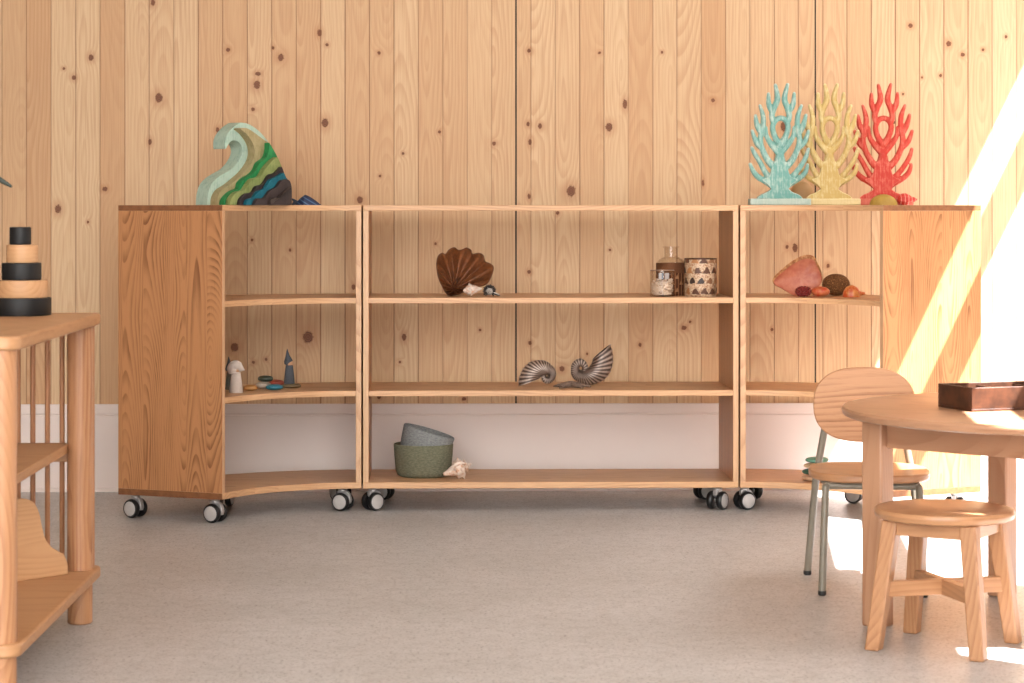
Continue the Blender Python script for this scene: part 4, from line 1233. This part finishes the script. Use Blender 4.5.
for k in range(2):
    z0 = .116 
    mesh_obj('stretcher', box(BM(), -e, e, -.011, .011, z0 + (0 if k else 0.0006), z0 + .034 + (0 if k else 0.0006)), 'stool_x', st, (0, 0, 0), (0, 0, PI / 4 + k * PI / 2), bevel=.0015)

# ------------------------------------------------------------------ chair
chc_x = px2x(868.7, 5.90)
ch = thing('childs_chair', 'child sized chair with oval oak backrest and khaki metal legs behind the round table', 'chair', (chc_x, 5.90, 0), rad(-7))
CZ = 0.302
bm = BM()
sp = superellipse(.153, .165, 2.7, 72)
for (k, z) in (): pass
prism(bm, sp, CZ - .020, CZ)
mesh_obj('seat', bm, 'stool_x', ch, bevel=.005, seg=3)
# the backrest, gently curved round the sitter
bm = BM()
op = superellipse(.133, .099, 2.45, 72)
BXO = -.003
zc0 = z_at(405, 6.04)
N = 14
def bend(x): return .30 * x * x
GF, GB = [], []
for k in range(N + 1):
    q_ = (k / N) if k else 0.02
    GF.append([bm.verts.new((p[0] * q_ + BXO, .130 - bend(p[0] * q_), p[1] * q_ + zc0)) for p in op])
    GB.append([bm.verts.new((p[0] * q_ + BXO, .142 - bend(p[0] * q_), p[1] * q_ + zc0)) for p in op])
n_ = len(op)
for G in (GF, GB):
    bm.faces.new(G[0])
    for k in range(N):
        for i in range(n_): bm.faces.new((G[k][i], G[k][(i + 1) % n_], G[k + 1][(i + 1) % n_], G[k + 1][i]))
for i in range(n_): bm.faces.new((GF[N][i], GF[N][(i + 1) % n_], GB[N][(i + 1) % n_], GB[N][i]))
mesh_obj('backrest', bm, 'chair_back', ch, bevel=.003, smooth=40)
p1 = at(809, 576, 0); p2 = at(822, 596.5, 0)
rx = .150; fx = .126
xt = .103
for s in (-1, 1):
    bm = BM(); tube(bm, [(s * rx, p1[1] - 5.90, .010), (s * (rx + xt) / 2 + BXO * .4, .154, .26), (s * xt + BXO, .152 - bend(xt), .385), (s * (xt - .006) + BXO, .152 - bend(xt), .47)], .0095, 14)
    lg = mesh_obj('leg', bm, 'tube', ch, smooth=50)
    mesh_obj('foot_cap', lathe(BM(), [(0, 0), (.008, 0), (.0105, .003), (.0105, .012), (0, .012)], 16, Matrix.Translation((s * rx, p1[1] - 5.90, 0)), cap=False), 'rubber', lg)
    bm = BM(); tube(bm, [(s * fx, p2[1] - 5.90, .010), (s * (fx - .010), p2[1] - 5.90 + .02, CZ - .030), (s * (fx - .014), p2[1] - 5.90 + .035, CZ - .0265)], .0095, 14)
    lg = mesh_obj('leg', bm, 'tube', ch, smooth=50)
    mesh_obj('foot_cap', lathe(BM(), [(0, 0), (.008, 0), (.0105, .003), (.0105, .012), (0, .012)], 16, Matrix.Translation((s * fx, p2[1] - 5.90, 0)), cap=False), 'rubber', lg)
bm = BM()
for s in (-1, 1):
    tube(bm, [(s * (fx - .012), p2[1] - 5.90 + .02, CZ - .030), (s * (fx - .010), .155, CZ - .030)], .0085, 10)
for yy in (p2[1] - 5.90 + .03, .150):
    tube(bm, [(-fx + .012, yy, CZ - .030), (fx - .012, yy, CZ - .030)], .0085, 10)
mesh_obj('seat_frame', bm, 'tube', ch, smooth=50)

# ------------------------------------------------------------------ bookcase at the left
bx, by = at(80, 623, 0)                       # far post
BZ = 0.724; BT = 0.027
bk = thing('bookcase', 'low oak bookcase with round posts and spindled end at the left edge', 'bookcase', (bx, by, 0), rad(-0.9))
# local: the far right post is the origin, the unit runs towards -y and -x
BL, BD = 0.90, 0.42
def rrect(x0, x1, y0, y1, r, n=8):
    P = []
    for (cx, cy, a0) in ((x1 - r, y1 - r, 0), (x0 + r, y1 - r, 90), (x0 + r, y0 + r, 180), (x1 - r, y0 + r, 270)):
        for i in range(n + 1):
            a = rad(a0 + 90 * i / n); P.append((cx + r * math.cos(a), cy + r * math.sin(a)))
    return P
out = rrect(-BD - .035, .041, -BL - .04, .075, .035)
mesh_obj('top_board', prism(BM(), out, BZ - BT, BZ), 'book_x', bk, bevel=.005, seg=3)
mesh_obj('bottom_board', prism(BM(), out, .100, .126), 'book_x', bk, bevel=.005, seg=3)
mesh_obj('shelf', box(BM(), -BD, -.026, -BL + .02, .012, .399, .421), 'book_x', bk, bevel=.002)
PR = .030
for (x, y) in ((0, 0), (0, -BL), (-BD, 0), (-BD, -BL)):
    bm = BM()
    lathe(bm, [(0, .126), (PR, .126), (PR, BZ - BT), (0, BZ - BT)], 40, Matrix.Translation((x, y, 0)), cap=False)
    po = mesh_obj('post', bm, 'book_z', bk, smooth=40)
    mesh_obj('foot', lathe(BM(), [(0, 0), (PR - .004, 0), (PR - .001, .003), (PR - .001, .100), (0, .100)], 40, Matrix.Translation((x, y, 0)), cap=False), 'book_z', po, smooth=40)
mesh_obj('end_post', prism(BM(), rrect(-.018, .026, .034, .060, .008), .126, BZ - BT), 'book_z', bk, bevel=.002)
ysp = .045
for i in range(11):
    x = -.050 - .0345 * i
    mesh_obj('spindle', lathe(BM(), [(0, .126), (.0062, .126), (.0062, BZ - BT), (0, BZ - BT)], 14, Matrix.Translation((x, ysp, 0)), cap=False), 'spindle', bk, smooth=40)
mesh_obj('rail', box(BM(), -BD, -.018, .012, .034, .376, .398), 'book_x', bk, bevel=.002)
# the wavy board
hx, hy = at(66, 574, .126); gx, gy = at(10, 582, .126)
dv = Vector((hx - gx, hy - gy)); wl = dv.length
pt = [(0, 0)]
board = [(-.10, 0), (-.10, .10), (-.05, .165), (-.005, .186), (.026, .186), (.044, .174), (.054, .150), (.060, .118), (.067, .088), (.080, .068), (.094, .056), (.105, .046), (.112, .025), (.113, 0)]
k = wl / .113
o = mesh_obj('hill_board', prism(BM(), [(a * k, b) for a, b in [board[0]] + smooth_line(board[1:-1], 4) + [board[-1]]], -.009, .009, 'XZ'), 'beech', None, (gx, gy, .126), (0, 0, math.atan2(dv.y, dv.x)), bevel=.002)
tag(o, 'pale wooden hill shaped board standing on the bottom of the bookcase', 'wooden toy')

# stacking tower on top
Yt = 5.36
xt_ = px2x(20.8, Yt); s = Yt / F
tw = thing('stacking_tower', 'stacking tower of black and natural wooden discs on the bookcase', 'stacking toy', (xt_, Yt, BZ))
z = 0.0
for (r, h, mt, dx) in ((30.2, 17.6, 'black_wood', -.2), (26.6, 17.4, 'beech', .4), (19.6, 17.2, 'black_wood', .8), (15.8, 18.0, 'beech', 1.4), (10.7, 17.6, 'black_wood', -.4)):
    R, hh = r * s, h * s
    o = mesh_obj('disc', lathe(BM(), [(0, z), (R - .0025, z), (R - .0006, z + .0007), (R, z + .0025), (R, z + hh - .0025), (R - .0006, z + hh - .0007), (R - .0025, z + hh), (0, z + hh)], 56, Matrix.Translation((dx * s, 0, 0)), cap=False), mt, tw, smooth=40)
    o['label'] = 'black disc' if mt == 'black_wood' else 'natural wood disc'
    z += hh

# potted plant farther left on the bookcase, only the tip of a leaf reaches the picture
Yp = 4.95
tx = px2x(12, Yp); tz = z_at(187, Yp)
pl_ = thing('potted_plant', 'dark slender leaf tip of a plant at the left edge above the tower', 'plant', (tx - .20, Yp, BZ))
mesh_obj('pot', lathe(BM(), [(0, 0), (.045, 0), (.055, .01), (.062, .09), (.058, .09), (.05, .012), (0, .012)], 36, cap=False), 'pot', pl_, smooth=40)
mesh_obj('soil', lathe(BM(), [(0, .07), (.056, .07), (.056, .074), (0, .078)], 30, cap=False), plain('soil', lin(52, 40, 32), .9), pl_)
def leaf(tip, side):
    bm = BM()
    z1 = tip[2]
    base = (0.0, 0.0, .076)
    mid_ = (tip[0] * .45, tip[1] * .4, max(z1, .1) + .045)
    P = smooth_line([base, (tip[0] * .12, tip[1] * .1, (z1 + .07) * .62 + .02), mid_, (tip[0] * .8, tip[1] * .8, z1 + .022), tip], 5)
    R = [.002 + .006 * math.sin(PI * min(1, i / (len(P) - 1) * .97 + .02)) ** .8 for i in range(len(P))]
    tube(bm, P, R, 8, True, .28)
    mesh_obj('leaf', bm, 'leaf', pl_, smooth=60)
leaf((.20, 0, tz - BZ), 1)
for (a, r, zz) in ((150, .16, .28), (100, .10, .36), (200, .2, .2), (250, .12, .3), (300, .10, .33)):
    leaf((r * math.cos(rad(a)), r * math.sin(rad(a)), zz), 1)

# ------------------------------------------------------------------ light
world = bpy.data.worlds.new('daylight'); SC.world = world
world.use_nodes = True
bg = world.node_tree.nodes['Background']
wt = world.node_tree                                                 # bright overcast sky over a darker ground
wg = wt.nodes.new('ShaderNodeTexCoord'); ws = wt.nodes.new('ShaderNodeSeparateXYZ')
wm = wt.nodes.new('ShaderNodeMapRange'); wm.interpolation_type = 'SMOOTHSTEP'
wt.links.new(wg.outputs['Generated'], ws.inputs[0]); wt.links.new(ws.outputs[2], wm.inputs[0])
wm.inputs[1].default_value = -0.10; wm.inputs[2].default_value = 0.06
wx = wt.nodes.new('ShaderNodeMix'); wx.data_type = 'RGBA'
wt.links.new(wm.outputs[0], wx.inputs[0])
wx.inputs[6].default_value = (0.22, 0.20, 0.185, 1.0); wx.inputs[7].default_value = (1.0, 0.985, 0.965, 1.0)
wt.links.new(wx.outputs[2], bg.inputs[0])
bg.inputs[1].default_value = 6.0
sun = bpy.data.lights.new('sun', 'SUN')
sun.energy = 27.0; sun.angle = rad(0.22); sun.color = (1.0, 0.985, 0.99)
so = bpy.data.objects.new('sun', sun); COL.objects.link(so)
so.location = (6, 2, 8)
so.rotation_euler = Vector((-0.45, 0.40, -1.02)).to_track_quat('-Z', 'Y').to_euler()

# ------------------------------------------------------------------ camera
cam = bpy.data.cameras.new('camera')
cam.sensor_width = 36.0; cam.sensor_fit = 'HORIZONTAL'
cam.lens = F / 1024 * 36.0
cam.shift_x = (512 - CX) / 1024
cam.shift_y = (HZ - 341.5) / 1024
cam.clip_start = 0.05
cam.dof.use_dof = True; cam.dof.focus_distance = 7.2; cam.dof.aperture_fstop = 8.0
co = bpy.data.objects.new('camera', cam); COL.objects.link(co)
co.location = (0, 0, H)
co.rotation_euler = (PI / 2, 0, -PSI)
SC.camera = co

SC.view_settings.view_transform = 'Standard'
SC.view_settings.look = 'None'
SC.view_settings.exposure = 0.76
SC.view_settings.gamma = 1.0
SC.view_settings.use_curve_mapping = False
SC.cycles.max_bounces = 8
SC.cycles.diffuse_bounces = 5
SC.cycles.transmission_bounces = 8
SC.cycles.caustics_reflective = False
SC.cycles.caustics_refractive = False
